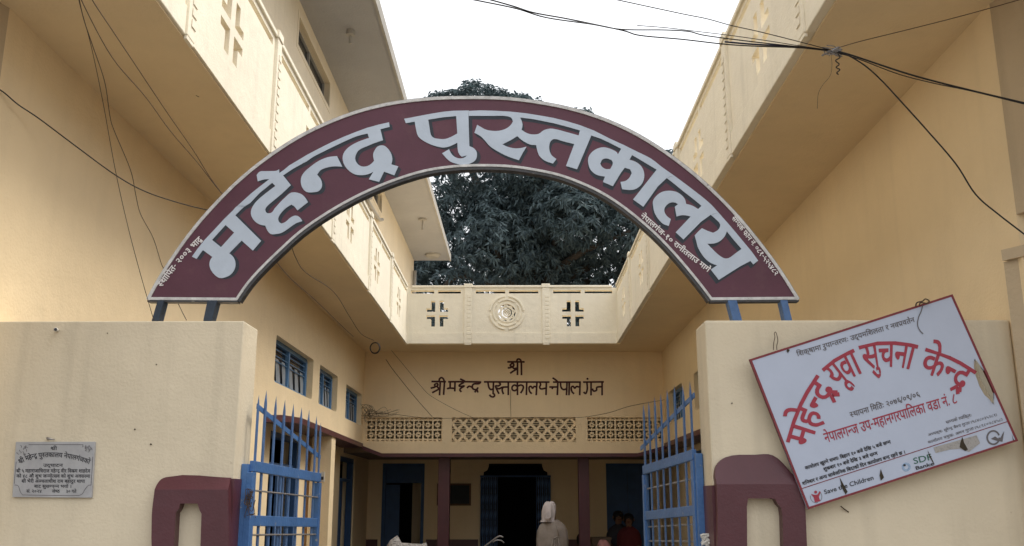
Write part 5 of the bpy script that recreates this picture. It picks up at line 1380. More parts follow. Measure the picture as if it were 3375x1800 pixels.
# ------------------------------------------------------------------ grey plaque
CP = ((20, 1420), 5.497)
YQ = 4.186
fp = lambda x, y, d: tuple(at(x, y, 'Y', YQ) + Vector((0, -d, 0)))
pq = root('stone_plaque', at(176, 1640, 'Y', YQ), 'grey marble plaque with black Devanagari inscription set in the left gate wall', 'plaque')
MB().plate([(51.8, 1456.5), (312.9, 1456), (301, 1641), (40, 1639)], [], fp, 0, -.02).build('slab', M['marble'], pq, bevel=.0015)
mb = MB()
text_px(mb, 'श्री', cr(*CP, [(805, 292), (925, 292)]), 10, fp, .015, lift=.0008)
text_px(mb, 'श्री महेन्द्र पुस्तकालय नेपालगंजको', cr(*CP, [(212, 528), (420, 440), (640, 402), (860, 396), (1080, 412), (1320, 460), (1535, 530)]), 14.5, fp, .018, lift=.0008)
for t_, a, b, h in (('उद्घाटन', (675, 600), (1030, 600), 9.5),
                    ('श्री ५ महाराजाधिराज महेन्द्र वीर विक्रम शाहदेव', (185, 697), (1525, 700), 10.5),
                    ('को ४८ औ शुभ जन्मोत्सव को शुभ अवसरमा', (190, 792), (1525, 795), 10),
                    ('श्री भेरी अञ्चलाधीश राम बहादुर थापा', (280, 885), (1430, 888), 10),
                    ('बाट सुसम्पन्न भयो ।', (510, 980), (1190, 982), 9.5),
                    ('सं. २०२४', (370, 1068), (650, 1070), 9.5), ('जेष्ठ', (830, 1070), (975, 1070), 9.5), ('३० गते', (1085, 1070), (1275, 1072), 9.5)):
    text_px(mb, t_, cr(*CP, [a, b]), h, fp, .018, lift=.0008)
mb.build('inscription', M['ink'], pq)
mb = MB()
for s_ in ([(410, 252), (900, 250), (1400, 252)], [(1572, 470), (1560, 700), (1540, 980)], [(1540, 985), (1490, 992), (1430, 1065), (1385, 1140), (1320, 1172)], [(1320, 1174), (800, 1170), (300, 1162)],
           [(300, 1160), (262, 1110), (235, 1030), (210, 990), (155, 982)], [(185, 560), (165, 780), (150, 960)]):
    stroke(mb, cr(*CP, s_), 1.7, fp, .0009)
rr = random.Random(3)
for c in ((300, 330), (1480, 320)):
    for k in range(13):
        a_, b_ = c[0] + rr.uniform(-95, 95), c[1] + rr.uniform(-75, 85)
        stroke(mb, cr(*CP, [(a_, b_), (a_ + rr.uniform(-25, 25), b_ + rr.uniform(8, 32)), (a_ + rr.uniform(-30, 30), b_ + rr.uniform(28, 55))]), 1.8, fp, .0009 + .0001 * k, taper=True)
mb.build('border_lines', M['greyink'], pq)

# small fittings on the gate wall
p = at(185, 1088, 'Y', YG)
sp = root('pipe_stub', p, 'short white pipe stub with a dark mouth high on the left gate wall', 'pipe')
MB().tube([p + Vector((0, .02, 0)), p + Vector((.012, -.03, -.003)), p + Vector((.02, -.045, -.005))], .0085, 10).build('pipe', M['plastic'], sp, smooth=True)
MB().tube([p + Vector((.02, -.0455, -.005)), p + Vector((.021, -.048, -.0052))], .0065, 10).build('pipe_mouth', M['ink'], sp)
p = at(168, 1447, 'Y', YG)
o = MB().tube([p + Vector((-.012, .0, 0)), p + Vector((-.006, -.02, .002)), p + Vector((.008, -.02, -.002)), p + Vector((.022, -.01, -.003))], [.005, .006, .004, .002], 6).build('wall_hook', M['steel'], None, smooth=True)
tag(o, 'small bent metal hook just above the grey plaque', 'hook')
p = at(2590, 1668, 'Y', YG)
o = MB().tube([at(2772, 1669, 'Y', YG), at(2776, 1673, 'Y', YG - .015), at(2797, 1688, 'Y', YG - .004)], .0025, 5).build('wall_hook', M['rust'], None)
tag(o, 'rusty bent nail in the wall under the white notice board', 'nail')

for x, y, r_, lab in ((355, 1099, .0018, 'tiny dark nail high on the left gate wall right of the pipe stub'), (516, 1202, .0022, 'tiny dark nail in the upper middle of the left gate wall'),
                      (445, 1416, .0030, 'small dark nail in the left gate wall right of the plaque'), (498, 1465, .0036, 'rusty nail head above the left maroon niche frame'),
                      (3103, 1148, .0024, 'tiny dark nail in the wall right of the tilted board top'), (2412, 1330, .0026, 'small nail in the right gate wall left of the tilted board')):
    p = at(x, y, 'Y', YG)
    o = MB().tube([p + Vector((0, .004, 0)), p + Vector((0, -.006, .001))], r_, 7).build('nail', M['soot'], None)
    tag(o, lab, 'nail')

# ------------------------------------------------------------------ blue iron gates
def gate(H, E, zt, zm, bars, label, toppost, diag, left):
    """H hinge, E free end on the ground plan; zt/zm = heights (hinge, end) of the two broad rails"""
    H, E = Vector(H), Vector(E)
    d = (E - H).normalized()
    nrm = Vector((d.y, -d.x, 0))
    L = (E - H).length
    r = root('iron_gate', H.copy(), label, 'gate')
    pt = lambda s, z, o=0: H + d * s + Vector((0, 0, z)) + nrm * o

    def zl_(z2, s):
        return z2[0] + (z2[1] - z2[0]) * s / L
    upv = Vector((0, 0, 1))
    MB().bar(pt(0, zt[0]), pt(L, zt[1]), .047, .022, upv).build('rail', M['blue'], r, bevel=.002)
    MB().bar(pt(.03, zm[0]), pt(L - .02, zm[1]), .046, .022, upv).build('rail', M['blue'], r, bevel=.002)
    MB().bar(pt(.03, .55), pt(L - .02, .52), .046, .022, upv).build('rail', M['blue'], r, bevel=.002)
    MB().bar(pt(.03, .12), pt(L - .02, .09), .046, .022, upv).build('rail', M['blue'], r, bevel=.002)
    MB().bar(pt(.0, .06), pt(.0, zt[0] - .027), .045, .03, d).build('stile', M['blue'], r, bevel=.002)
    MB().bar(pt(L - .016, .04), pt(L - .016, zt[1] - .027), .034, .03, d).build('stile', M['blue'], r, bevel=.002)
    for s, ztop, wd in bars:
        zr = zl_(zt, s)
        b = MB()
        b.bar(pt(s, .14, .0), pt(s, ztop - .06, .0), wd, .007, d)
        # pointed tip
        q = [pt(s - wd / 2, ztop - .06, .0035), pt(s + wd / 2, ztop - .06, .0035), pt(s + wd / 2, ztop - .06, -.0035), pt(s - wd / 2, ztop - .06, -.0035)]
        b.add(q + [pt(s + .001, ztop, 0)], [(0, 1, 4), (1, 2, 4), (2, 3, 4), (3, 0, 4)])
        b.build('bar', M['bluedull'], r)
    MB().bar(pt(diag[0], diag[1], -.008 if left else .008), pt(diag[2], diag[3], -.008 if left else .008), .024, .006, upv).build('brace', M['blue'], r, bevel=.001)
    for zo in (-.105,):
        MB().tube([pt(.0, zt[0] + zo, .006), pt(L, zt[1] + zo, .006)], .0045, 6).build('rod', M['steel'], r)
    MB().tube([pt(.0, zm[0] - .06, .006), pt(L - .04, zm[1] - .06, .006)], .0045, 6).build('rod', M['steel'], r)
    MB().tube([pt(.0, zm[0] - .135, .006), pt(L - .04, zm[1] - .135, .006)], .0045, 6).build('rod', M['steel'], r)
    # sheet panel lower down
    MB().bar(pt(.03, .33), pt(L - .03, .33), .38, .003, upv).build('sheet_panel', M['blue'], r)
    MB().bar(pt(.03, .85), pt(L - .03, .85), .5, .003, upv).build('sheet_panel', M['blue'], r)
    return r, pt, L


def plane_hit(x, y, H, E):
    d = (Vector(E) - Vector(H)).normalized()
    n = Vector((d.y, -d.x, 0))
    ray = RT * (x - CX) + UP * (CY - y) + FW * FOC
    t = (Vector(H) - EYE).dot(n) / ray.dot(n)
    p = EYE + ray * t
    return (p - Vector(H)).dot(d), p.z


HL, EL = (-1.195, 4.32, 0), (-1.098, 5.32, 0)
kl, ol = 2.544, (780, 1260)
bl = []
for (xb, yb), (xt, yt) in (((150, 700), (185, 100)), ((212, 700), (265, 70)), ((298, 710), (338, 115)), ((374, 720), (423, 150)), ((448, 730), (490, 180)), ((518, 745), (553, 210)), ((582, 760), (620, 230)), ((648, 775), (675, 280)), ((702, 785), (722, 340))):
    s0, z0 = plane_hit(ol[0] + xb / kl, ol[1] + yb / kl, HL, EL)
    s1, z1 = plane_hit(ol[0] + xt / kl, ol[1] + yt / kl, HL, EL)
    bl.append((max(.012, min(.985, s0)), z1, .016 + .004 * (len(bl) % 2)))
zt0 = plane_hit(ol[0] + 150 / kl, ol[1] + 705 / kl, HL, EL)[1]
zt1 = plane_hit(ol[0] + 712 / kl, ol[1] + 803 / kl, HL, EL)[1]
zm0 = plane_hit(ol[0] + 130 / kl, ol[1] + 1160 / kl, HL, EL)[1]
zm1 = plane_hit(ol[0] + 705 / kl, ol[1] + 1175 / kl, HL, EL)[1]
da = plane_hit(ol[0] + 185 / kl, ol[1] + 200 / kl, HL, EL)
db = plane_hit(ol[0] + 712 / kl, ol[1] + 630 / kl, HL, EL)
gl, ptl, LL = gate(HL, EL, (zt0, zt1), (zm0, zm1), bl, 'open blue iron gate leaf with spiked bars beside the left gate wall', None, (*da, *db), True)
HR, ER = (.795, 4.44, 0), (.70, 5.5, 0)
kr, orr = 2.497, (2060, 1250)
bl = []
for (xb, yb), (xt, yt) in (((122, 735), (112, 280)), ((168, 720), (140, 205)), ((212, 705), (190, 180)), ((262, 690), (235, 145)), ((313, 675), (290, 120)), ((367, 655), (348, 80)), ((428, 640), (397, 50)), ((498, 620), (480, 40)), ((562, 600), (558, 0))):
    s0, z0 = plane_hit(orr[0] + xb / kr, orr[1] + yb / kr, HR, ER)
    s1, z1 = plane_hit(orr[0] + xt / kr, orr[1] + yt / kr, HR, ER)
    bl.append((max(.02, min(1.04, s0)), z1, .018 + .004 * (len(bl) % 2)))
zt0 = plane_hit(orr[0] + 560 / kr, orr[1] + 622 / kr, HR, ER)[1]
zt1 = plane_hit(orr[0] + 108 / kr, orr[1] + 756 / kr, HR, ER)[1]
zm0 = plane_hit(orr[0] + 575 / kr, orr[1] + 1080 / kr, HR, ER)[1]
zm1 = plane_hit(orr[0] + 128 / kr, orr[1] + 1120 / kr, HR, ER)[1]
da = plane_hit(orr[0] + 556 / kr, orr[1] + 130 / kr, HR, ER)
db = plane_hit(orr[0] + 118 / kr, orr[1] + 572 / kr, HR, ER)
gr, ptr, LR_ = gate(HR, ER, (zt0, zt1), (zm0, zm1), bl, 'open blue iron gate leaf with spiked bars beside the right gate wall', None, (*da, *db), False)
a = at(2290, 1495, 'Y', 4.40)
MB().box(.790, .822, 4.38, 4.42, 0, a.z).build('hinge_post', M['blue'], gr, bevel=.002)
MB().box(-1.236, -1.205, 4.30, 4.36, 0, at(835, 1530, 'Y', 4.33).z).build('hinge_post', M['blue'], gl, bevel=.002)
# wire bindings at the hinges
rr = random.Random(11)
for (x, y, yy), lab in (((822, 1618, 4.30), 'tangle of rusty wire binding the left gate leaf to its wall'),):
    mb = MB()
    for k in range(5):
        P = [at(x + rr.uniform(-16, 20), y + rr.uniform(-10, 90), 'Y', yy - .02 + rr.uniform(-.012, .012)) for _ in range(6)]
        mb.tube(catmull(P, 4), .0016, 4)
    o = mb.build('binding_wire', M['rust'], None)
    tag(o, lab, 'wire')
c = at(2333, 1782, 'Y', 4.30)
rg = MB()
rr = random.Random(5)
for k in range(7):
    P = [c + Vector((rr.uniform(-.03, .03), rr.uniform(-.012, .012), rr.uniform(-.025, .025))) for _ in range(4)]
    rg.tube(catmull(P, 4), [.002 + .005 * math.sin(math.pi * i / 12) for i in range(13)], 5)
o = rg.build('tied_rag', M['plastic'], None)
tag(o, 'crumpled white plastic scrap tied low at the right gate hinge', 'rag')

# ------------------------------------------------------------------ wires and cables
cable('house_wire', 'thin brown wire from the top left, leftmost of the falling wires', 'wire', [(258, -30, 3.2), (262, 10, 3.3), (300, 150, 3.5), (338, 330, 3.7), (380, 560, 3.9), (420, 740, 4.05), (462, 900, 4.15), (507, 1056, 4.25)], .0016, 'bcable')
cable('house_wire', 'thin dark wire from the top left that kinks down behind the foot of the arch', 'wire', [(256, -30, 3.2), (275, 60, 3.3), (305, 150, 3.5), (345, 270, 3.8), (362, 380, 4.0), (376, 430, 4.1), (430, 560, 4.3), (447, 640, 4.4), (463, 705, 4.5), (505, 785, 4.6), (532, 870, 4.7), (548, 900, 4.75), (585, 995, 4.8), (615, 1056, 4.8)], .0019, 'bcable')
cable('house_wire', 'dark wire curving from the top left to the arch, upper of the joined pair', 'wire', [(290, -30, 3.2), (310, 10, 3.3), (370, 100, 3.6), (450, 220, 4.0), (550, 370, 4.5), (640, 500, 4.9), (690, 582, 5.1), (745, 655, 5.3)], .0020, 'bcable')
cable('house_wire', 'dark wire curving from the top left to the arch, lower of the joined pair', 'wire', [(262, -25, 3.2), (275, 15, 3.3), (370, 190, 3.7), (480, 320, 4.1), (560, 430, 4.5), (650, 535, 4.9), (700, 600, 5.1), (745, 655, 5.25)], .0019, 'bcable')
cable('service_cable', 'black sagging cable from the left picture edge to the back of the arch', 'cable', [(-40, 275, 3.95), (10, 303, 4.05), (60, 345, 4.15), (130, 392, 4.3), (250, 482, 4.5), (380, 577, 4.75), (480, 632, 4.9), (600, 672, 5.1), (700, 696, 5.2)], .0030, 'cable')
cable('house_wire', 'thin wire hanging from the left soffit down to the coiled cable ring', 'wire', [(955, 790, 6.2), (975, 850, 6.8), (1010, 900, 7.6), (1100, 962, 9.0), (1150, 1040, 10.6), (1190, 1100, 11.5), (1232, 1122, 12.0)], .0034, 'bcable')
cable('house_wire', 'faint wire along the left soffit below the arch', 'wire', [(905, 855, 6.0), (960, 920, 6.8), (1040, 990, 8.2), (1120, 1068, 10.2), (1165, 1110, 11.2)], .0024, 'bcable')
cable('house_wire', 'dark wire slanting down the back wall left of the painted title', 'wire', [(1272, 1185, 13.9), (1300, 1225, 14.2), (1370, 1312, 14.4), (1425, 1374, 14.55)], .0042, 'bcable')
cable('house_wire', 'thin brown wire slanting past the first letters to the middle vent', 'wire', [(1290, 1155, 13.9), (1340, 1215, 14.2), (1385, 1270, 14.4), (1420, 1305, 14.45), (1500, 1350, 14.5), (1560, 1377, 14.55)], .0026, 'bcable')
cable('house_wire', 'brown wire along the top of the vents to the right wing window', 'wire', [(1215, 1362, 14.5), (1300, 1366, 14.5), (1400, 1377, 14.5), (1560, 1379, 14.5), (1760, 1376, 14.5), (1900, 1377, 14.5), (2000, 1362, 14.3), (2080, 1338, 14.0), (2190, 1318, 13.4)], .0034, 'bcable')
cable('house_wire', 'thin cord running from the painted title down to the middle vent', 'wire', [(1683, 1285, 14.57), (1683, 1330, 14.57), (1684, 1374, 14.57)], .0032, 'bcable')
p = at(1236, 1147, 'Y', 12.0)
ringm = MB()
for k in range(4):
    rr_ = .062 + .004 * (k % 2)
    ringm.tube([p + Vector((rr_ * math.cos(t * math.pi / 12) * .95, .004 * (k - 1.5) * 2, rr_ * math.sin(t * math.pi / 12) * 1.08)) for t in range(25)], .0055, 6, cap=False)
o = ringm.build('cable_coil', M['cable'], None, smooth=True)
tag(o, 'dark coiled cable ring hanging under the left balcony soffit', 'cable coil')
mb = MB()
rr = random.Random(21)
for k in range(10):
    x, y = 1195, 1365
    P = []
    for j in range(6):
        P.append(at(x + j * rr.uniform(8, 26) + rr.uniform(-10, 10), y + rr.uniform(-38, 16) * (1 - j * .12), 'Y', 14.5 - rr.uniform(0, .12)))
    mb.tube(catmull(P, 4), .0019, 4)
for k in range(6):
    c = at(1205 + rr.uniform(-8, 25), 1362 + rr.uniform(-14, 14), 'Y', 14.45)
    R_ = rr.uniform(.05, .11)
    mb.tube([c + Vector((R_ * math.cos(t * math.pi / 7), .02 * math.sin(t), R_ * math.sin(t * math.pi / 7))) for t in range(13)], .0026, 4)
o = mb.build('wire_tangle', M['cable'], None)
tag(o, 'messy tangle of dark wires on the back wall corner beside the left wing window', 'wires')

gn = 'overhead cables crossing the sky'
cable('overhead_cable', 'overhead cable crossing the sky, upper line of the main bundle', 'cable', [(1500, -14, 2.8), (1565, 0, 2.85), (1700, 28, 3.0), (1800, 58, 3.1), (1950, 80, 3.25), (2050, 97, 3.35), (2190, 99, 3.45), (2270, 104, 3.5), (2330, 118, 3.55), (2500, 140, 3.75), (2640, 155, 3.9), (2742, 166, 4.0)], .0024, 'cable', gn)
cable('overhead_cable', 'overhead cable crossing the sky, lowest line of the main bundle', 'cable', [(1590, -8, 2.9), (1690, 20, 3.0), (1760, 42, 3.05), (1880, 64, 3.2), (2050, 100, 3.35), (2110, 117, 3.4), (2250, 130, 3.5), (2380, 145, 3.6), (2480, 152, 3.75), (2640, 158, 3.9), (2742, 169, 4.0)], .0026, 'cable', gn)
cable('overhead_cable', 'thin separate cable highest in the sky toward the right parapet', 'cable', [(1990, -10, 2.9), (2050, 3, 3.0), (2250, 46, 3.3), (2330, 62, 3.4), (2410, 84, 3.5), (2500, 104, 3.7), (2620, 134, 3.85), (2742, 166, 4.0)], .0019, 'cable', gn)
cable('overhead_cable', 'thin cable running just above the main bundle before the knot', 'cable', [(2100, 84, 3.35), (2200, 92, 3.4), (2300, 104, 3.5), (2400, 116, 3.6), (2520, 133, 3.75), (2640, 152, 3.88), (2742, 166, 4.0)], .0016, 'cable', gn)
cable('overhead_cable', 'dark blue cable within the bundle close to the knot', 'cable', [(2390, 138, 3.65), (2480, 146, 3.75), (2600, 153, 3.88), (2742, 168, 4.0)], .0036, 'bluecable', gn)
cable('overhead_cable', 'thick black cable from the knot down to the right picture edge', 'cable', [(2742, 167, 4.0), (2800, 180, 3.95), (3000, 246, 3.85), (3200, 298, 3.75), (3420, 350, 3.6)], .0038, 'cable', gn)
cable('overhead_cable', 'thinner cable sagging under the thick one right of the knot', 'cable', [(2742, 169, 4.0), (2830, 195, 3.95), (2960, 244, 3.88), (3080, 275, 3.8), (3200, 300, 3.75), (3420, 354, 3.58)], .0022, 'cable', gn)
cable('overhead_cable', 'black cable dropping from the knot across the right wing wall', 'cable', [(2745, 168, 4.0), (2790, 180, 4.0), (2850, 216, 3.98), (2905, 265, 3.95), (2970, 335, 3.9), (3060, 435, 3.86), (3150, 540, 3.8), (3215, 640, 3.8), (3290, 706, 3.75), (3420, 805, 3.65)], .0032, 'cable', gn)
cable('overhead_cable', 'thin wire rising from the knot to the upper right corner', 'cable', [(2750, 162, 4.0), (2830, 138, 3.95), (3000, 96, 3.85), (3180, 50, 3.75), (3400, -12, 3.6)], .0018, 'bcable', gn)
mb = MB()
rr = random.Random(9)
p = at(2740, 168, 'Y', 3.99)
for k in range(9):
    P = [p + Vector((rr.uniform(-.05, .05), rr.uniform(-.015, .015), rr.uniform(-.028, .022))) for _ in range(5)]
    mb.tube(catmull(P, 4), .0022, 4)
o = mb.build('cable_knot', M['steel'], None)
tag(o, 'grey wire knot tying the overhead cables together', 'knot')
P = [at(x, y, 'Y', 3.98) for x, y in [(2762, 178), (2768, 190), (2754, 200), (2766, 212), (2756, 222), (2768, 230), (2758, 240), (2764, 246)]]
o = MB().tube(catmull(P, 5), .0028, 6).build('twisted_wire_end', M['cable'], None, smooth=True)
tag(o, 'short twisted black wire end hanging below the cable knot', 'wire')
cable('loose_wire', 'pale thin wire loop hanging under the cable knot', 'wire', [(2738, 172, 3.98), (2742, 215, 3.98), (2736, 250, 3.98), (2712, 280, 3.98), (2697, 310, 3.98), (2694, 358, 3.98)], .0009, 'rust')

# lamp fittings and hooks on the upper storey
o = MB()
p = at(1155, 103, 'Z', 6.94)
o.tube([p + Vector((0, 0, .01)), p + Vector((0, 0, -.05))], .05, 10).tube([p + Vector((0, .02, -.05)), p + Vector((0, .04, -.14))], .022, 8)
o = o.build('lamp_fitting', M['concrete'], None, smooth=False)
tag(o, 'small lamp socket on the roof underside near the top of the photo', 'lamp')
p = at(1393, 722, 'Z', 6.94)
o = MB().tube([p + Vector((0, 0, .01)), p + Vector((0, 0, -.03))], .08, 10).tube([p + Vector((0, 0, -.03)), p + Vector((0, 0, -.22))], .018, 8).build('lamp_fitting', M['concrete'], None)
tag(o, 'hanging lamp holder on the roof underside seen through the arch', 'lamp')
p = at(1427, 839, 'Z', 6.945)
o = MB().tube([p + Vector((0, 0, .005)), p + Vector((0, 0, -.03)), p + Vector((0, 0, -.07))], [.17, .17, .12], 20).build('ceiling_light', M['concrete'], None)
tag(o, 'round flush light at the far end of the roof underside', 'lamp')
P = [at(x, y, 'X', XL + .03) for x, y in [(1222, 652), (1210, 655), (1222, 680), (1232, 697), (1242, 712), (1250, 724), (1260, 724)]]
o = MB().tube(catmull(P, 4), .03, 6).build('wall_bracket', M['concrete'], None, smooth=True)
tag(o, 'bent metal bracket on the upper left wall seen through the arch', 'bracket')
p = at(645, 305, 'Z', ZS)
o = MB().tube([p + Vector((0, 0, .002)), p + Vector((0, .01, -.012)), p + Vector((.01, .03, -.012))], .004, 5).build('ceiling_hook', M['rust'], None)
tag(o, 'small rusty hook in the left balcony soffit', 'hook')

# ------------------------------------------------------------------ notice board inside the verandah
nbv = root('black_board', (-1.17, YI - .05, 1.55), 'dark framed board on the verandah wall behind the left maroon column', 'board')
MB().box(-1.44, -.90, YI - .03, YI - .004, 1.57, 1.89).build('panel', M['slate'], nbv)
for b_ in ((-1.47, -1.44, 1.54, 1.92), (-.90, -.87, 1.54, 1.92)):
    MB().box(b_[0], b_[1], YI - .04, YI - .004, b_[2], b_[3]).build('frame', M['wood'], nbv)
for b_ in ((-1.44, -.90, 1.54, 1.57), (-1.44, -.90, 1.89, 1.92)):
    MB().box(b_[0], b_[1], YI - .04, YI - .004, b_[2], b_[3]).build('frame', M['wood'], nbv)

# ------------------------------------------------------------------ people
def ring_cloth(rings, seg_n, mat, name, parent, seed, fold=.04, cap=True):
    """rings: (centre, rx, ry) from top to bottom"""
    rr = random.Random(seed)
    ph = [rr.uniform(0, 6.28) for _ in range(5)]
    mb = MB()
    n = seg_n
    for i, (c, rx, ry) in enumerate(rings):
        f = i / max(1, len(rings) - 1)
        for k in range(n):
            t = 2 * math.pi * k / n
            w_ = 1 + fold * f * (math.sin(5 * t + ph[0] + 1.3 * f) + .7 * math.sin(9 * t + ph[1] - 2 * f) + .4 * math.sin(14 * t + ph[2])) + .012 * math.sin(3 * t + ph[3] + 9 * f)
            mb.v.append(Vector(c) + Vector((rx * w_ * math.cos(t), ry * w_ * math.sin(t), .012 * math.sin(4 * t + ph[4]) * (1 - f))))
    for i in range(len(rings) - 1):
        for k in range(n):
            mb.f.append((i * n + k, i * n + (k + 1) % n, (i + 1) * n + (k + 1) % n, (i + 1) * n + k))
    if cap:
        mb.f.append(tuple(range(n)))
    return mb.build(name, M[mat], parent, smooth=True)


def person(loc, height, face, label, cloth, headwear=None, hair=True, seed=1, group=None, seat=0.0):
    s = height / 1.7
    X, Y, Z = loc
    r = root('person', loc, label, 'person', group)
    hip = .92 * s if not seat else seat + .08
    ca_, sa_ = math.cos(face), math.sin(face)
    R3 = lambda x, y, z: Vector((X + x * ca_ - y * sa_, Y + x * sa_ + y * ca_, Z + z))     # faces +y before turning
    top = hip + .54 * s
    J_ = [('pel', (0, 0, hip), .13), ('ch', (0, .01, hip + .3 * s), .135), ('nk', (0, .01, top), .055), ('hd0', (0, .03, top + .10 * s), .075), ('hd1', (0, .03, top + .19 * s), .085), ('hd2', (0, .02, top + .25 * s), .05)]
    E_ = [(0, 1), (1, 2), (2, 3), (3, 4), (4, 5)]
    for sd_ in (-1, 1):
        b = len(J_)
        if not seat:
            J_ += [('hp', (sd_ * .10, 0, hip - .05), .085), ('kn', (sd_ * .10, .01, .5 * s), .058), ('an', (sd_ * .10, -.02, .08), .04), ('to', (sd_ * .12, .15, .03), .035)]
        else:
            J_ += [('hp', (sd_ * .11, .03, hip - .02), .085), ('kn', (sd_ * .14, .42, seat + .04), .06), ('an', (sd_ * .14, .45, .08), .04), ('to', (sd_ * .15, .60, .03), .035)]
        E_ += [(0, b), (b, b + 1), (b + 1, b + 2), (b + 2, b + 3)]
        b = len(J_)
        J_ += [('sh', (sd_ * .165 * s, .0, top - .08), .052), ('el', (sd_ * .185 * s, .03, top - .34 * s), .040), ('wr', (sd_ * .17 * s, .20, top - .42 * s), .03), ('hn', (sd_ * .13 * s, .27, top - .42 * s), .032)]
        E_ += [(1, b), (b, b + 1), (b + 1, b + 2), (b + 2, b + 3)]
        h0 = b + 3
        for fi in range(4):
            b = len(J_)
            J_ += [('f', (sd_ * (.10 + .018 * fi) * s, .31, top - (.415 + .005 * fi) * s), .010), ('f', (sd_ * (.085 + .018 * fi) * s, .345 - .006 * abs(fi - 1.5), top - .44 * s), .008)]
            E_ += [(h0, b), (b, b + 1)]
        b = len(J_)
        J_ += [('t', (sd_ * .10 * s, .28, top - .40 * s), .010)]
        E_ += [(h0, b)]
    me = bpy.data.meshes.new('body')
    me.from_pydata([tuple(R3(*p) - Vector(loc)) for _, p, _ in J_], E_, [])
    o = bpy.data.objects.new('body', me)
    COL.objects.link(o)
    o.location = loc
    md_ = o.modifiers.new('skin', 'SKIN')
    me.skin_vertices[0].data[0].use_root = True
    for i, (_, _, rad) in enumerate(J_):
        me.skin_vertices[0].data[i].radius = (rad * s, rad * s)
    sm_ = o.modifiers.new('sub', 'SUBSURF')
    sm_.levels = 1
    sm_.render_levels = 1
    me.materials.append(M['skin'])
    adopt(o, r)
    # face: nose, ears as small relief on the head
    hc = R3(0, .03, top + .17 * s)
    for nm, q0, q1, r0 in (('nose', (0, .105, top + .18 * s), (0, .13, top + .15 * s), .014), ('ear', (-.085, .02, top + .18 * s), (-.09, .01, top + .14 * s), .014), ('ear', (.085, .02, top + .18 * s), (.09, .01, top + .14 * s), .014))[:1 if headwear else 3]:
        MB().tube([R3(*q0), R3(*q1)], r0 * s, 6).build(nm, M['skin'], r, smooth=True)
    for sd_ in (-1, 1):
        MB().tube([R3(sd_ * .032, .104, top + .185 * s), R3(sd_ * .032, .112, top + .184 * s)], .009 * s, 8).build('eye', M['ink'], r)
    MB().tube([R3(-.025, .108, top + .115 * s), R3(.025, .108, top + .115 * s)], .005, 6).build('mouth', M['redcloth'], r)
    if cloth:
        bot = .25 if not seat else seat - .1
        rg_ = []
        zt_ = top + .015
        for k, (f, rx, ry) in enumerate(((0, .07, .065), (.03, .13, .09), (.07, .195, .125), (.14, .235, .15), (.25, .25, .165), (.4, .245, .165), (.55, .25, .17), (.7, .255, .18), (.85, .265, .19), (1, .275, .2))):
            rg_.append((R3(0, .015 if not seat else .015 + .1 * f, zt_ - (zt_ - bot) * f), rx * s, ry * s))
        ring_cloth(rg_, 40, cloth, 'garment', r, seed, .05)
    if headwear:
        hs = []
        for f, rx, ry in ((0, .05, .05), (.06, .085, .09), (.2, .108, .118), (.45, .122, .132), (.7, .118, .125), (.88, .108, .11), (1, .13, .12)):
            hs.append((R3(-.03 - .03 * f, .01, top + .285 * s - .30 * s * f), rx * s * .9, ry * s * .9))
        ring_cloth(hs, 36, headwear, 'head_cloth', r, seed + 5, .11)
    elif hair:
        hs = []
        for f, rx, ry in ((0, .04, .04), (.1, .08, .085), (.3, .102, .108), (.55, .106, .108), (.8, .098, .09), (1, .07, .05)):
            hs.append((R3(0, .005 - .02 * f, top + .275 * s - .2 * s * f), rx * s, ry * s))
        ring_cloth(hs, 20, 'hair', 'hair', r, seed + 5, .02)
    return r, R3, top, s


p = at(1820, 1700, 'Y', 14.0)
pr, R3, top, s_ = person((p.x, 14.0, 0), 1.56, math.radians(8), 'person in white head cloth and long beige shawl seen from behind in the courtyard', 'shawl', 'hood', seed=4)
# loose end of the head cloth and the shawl's hanging fold
MB().plate([(-.02, 0), (-.085, -.03), (-.115, -.12), (-.06, -.13), (-.01, -.09)], [], lambda a, b, d: tuple(R3(a - .02, -.15 + d, top + .15 + b)), 0, .04).build('cloth_end', M['hood'], pr, bevel=.008)
fold = MB()
for k, (x0, z0, x1, z1, r0) in enumerate(((.02, -.05, .06, -.2, .012), (.06, -.2, -.03, -.24, .012), (-.03, -.22, -.06, -.42, .014), (.05, -.21, .07, -.6, .012), (.0, -.24, .01, -.7, .012))):
    fold.tube([R3(x0, -.165, top + z0), R3((x0 + x1) / 2 + .01, -.18, top + (z0 + z1) / 2), R3(x1, -.18, top + z1)], [r0 * .5, r0, r0 * .6], 8)
fold.build('shawl_fold', M['shawl'], pr, smooth=True)
p = at(1921, 1790, 'Y', 15.6)
person((p.x, 15.6, 0), 1.62, math.radians(170), 'seated person with dark hair at the foot of the right maroon column', 'darkcloth', seat=.26, seed=8)
p = at(1981, 1795, 'Y', 14.6)
person((p.x, 14.6, 0), 1.55, math.radians(175), 'seated person in a pink head cloth low in front of the pale desk', 'redcloth', 'pinkcloth', seat=.22, seed=12)
p = at(2037, 1700, 'Y', 16.6)
person((p.x, 16.6, 0), 1.42, math.radians(185), 'person in dark clothes standing in shade before the far right door, left of two', 'darkcloth', seed=15)
p = at(2072, 1708, 'Y', 16.4)
person((p.x, 16.4, 0), 1.38, math.radians(170), 'person in dark red clothes standing in shade before the far right door, right of two', 'redcloth', seed=19)

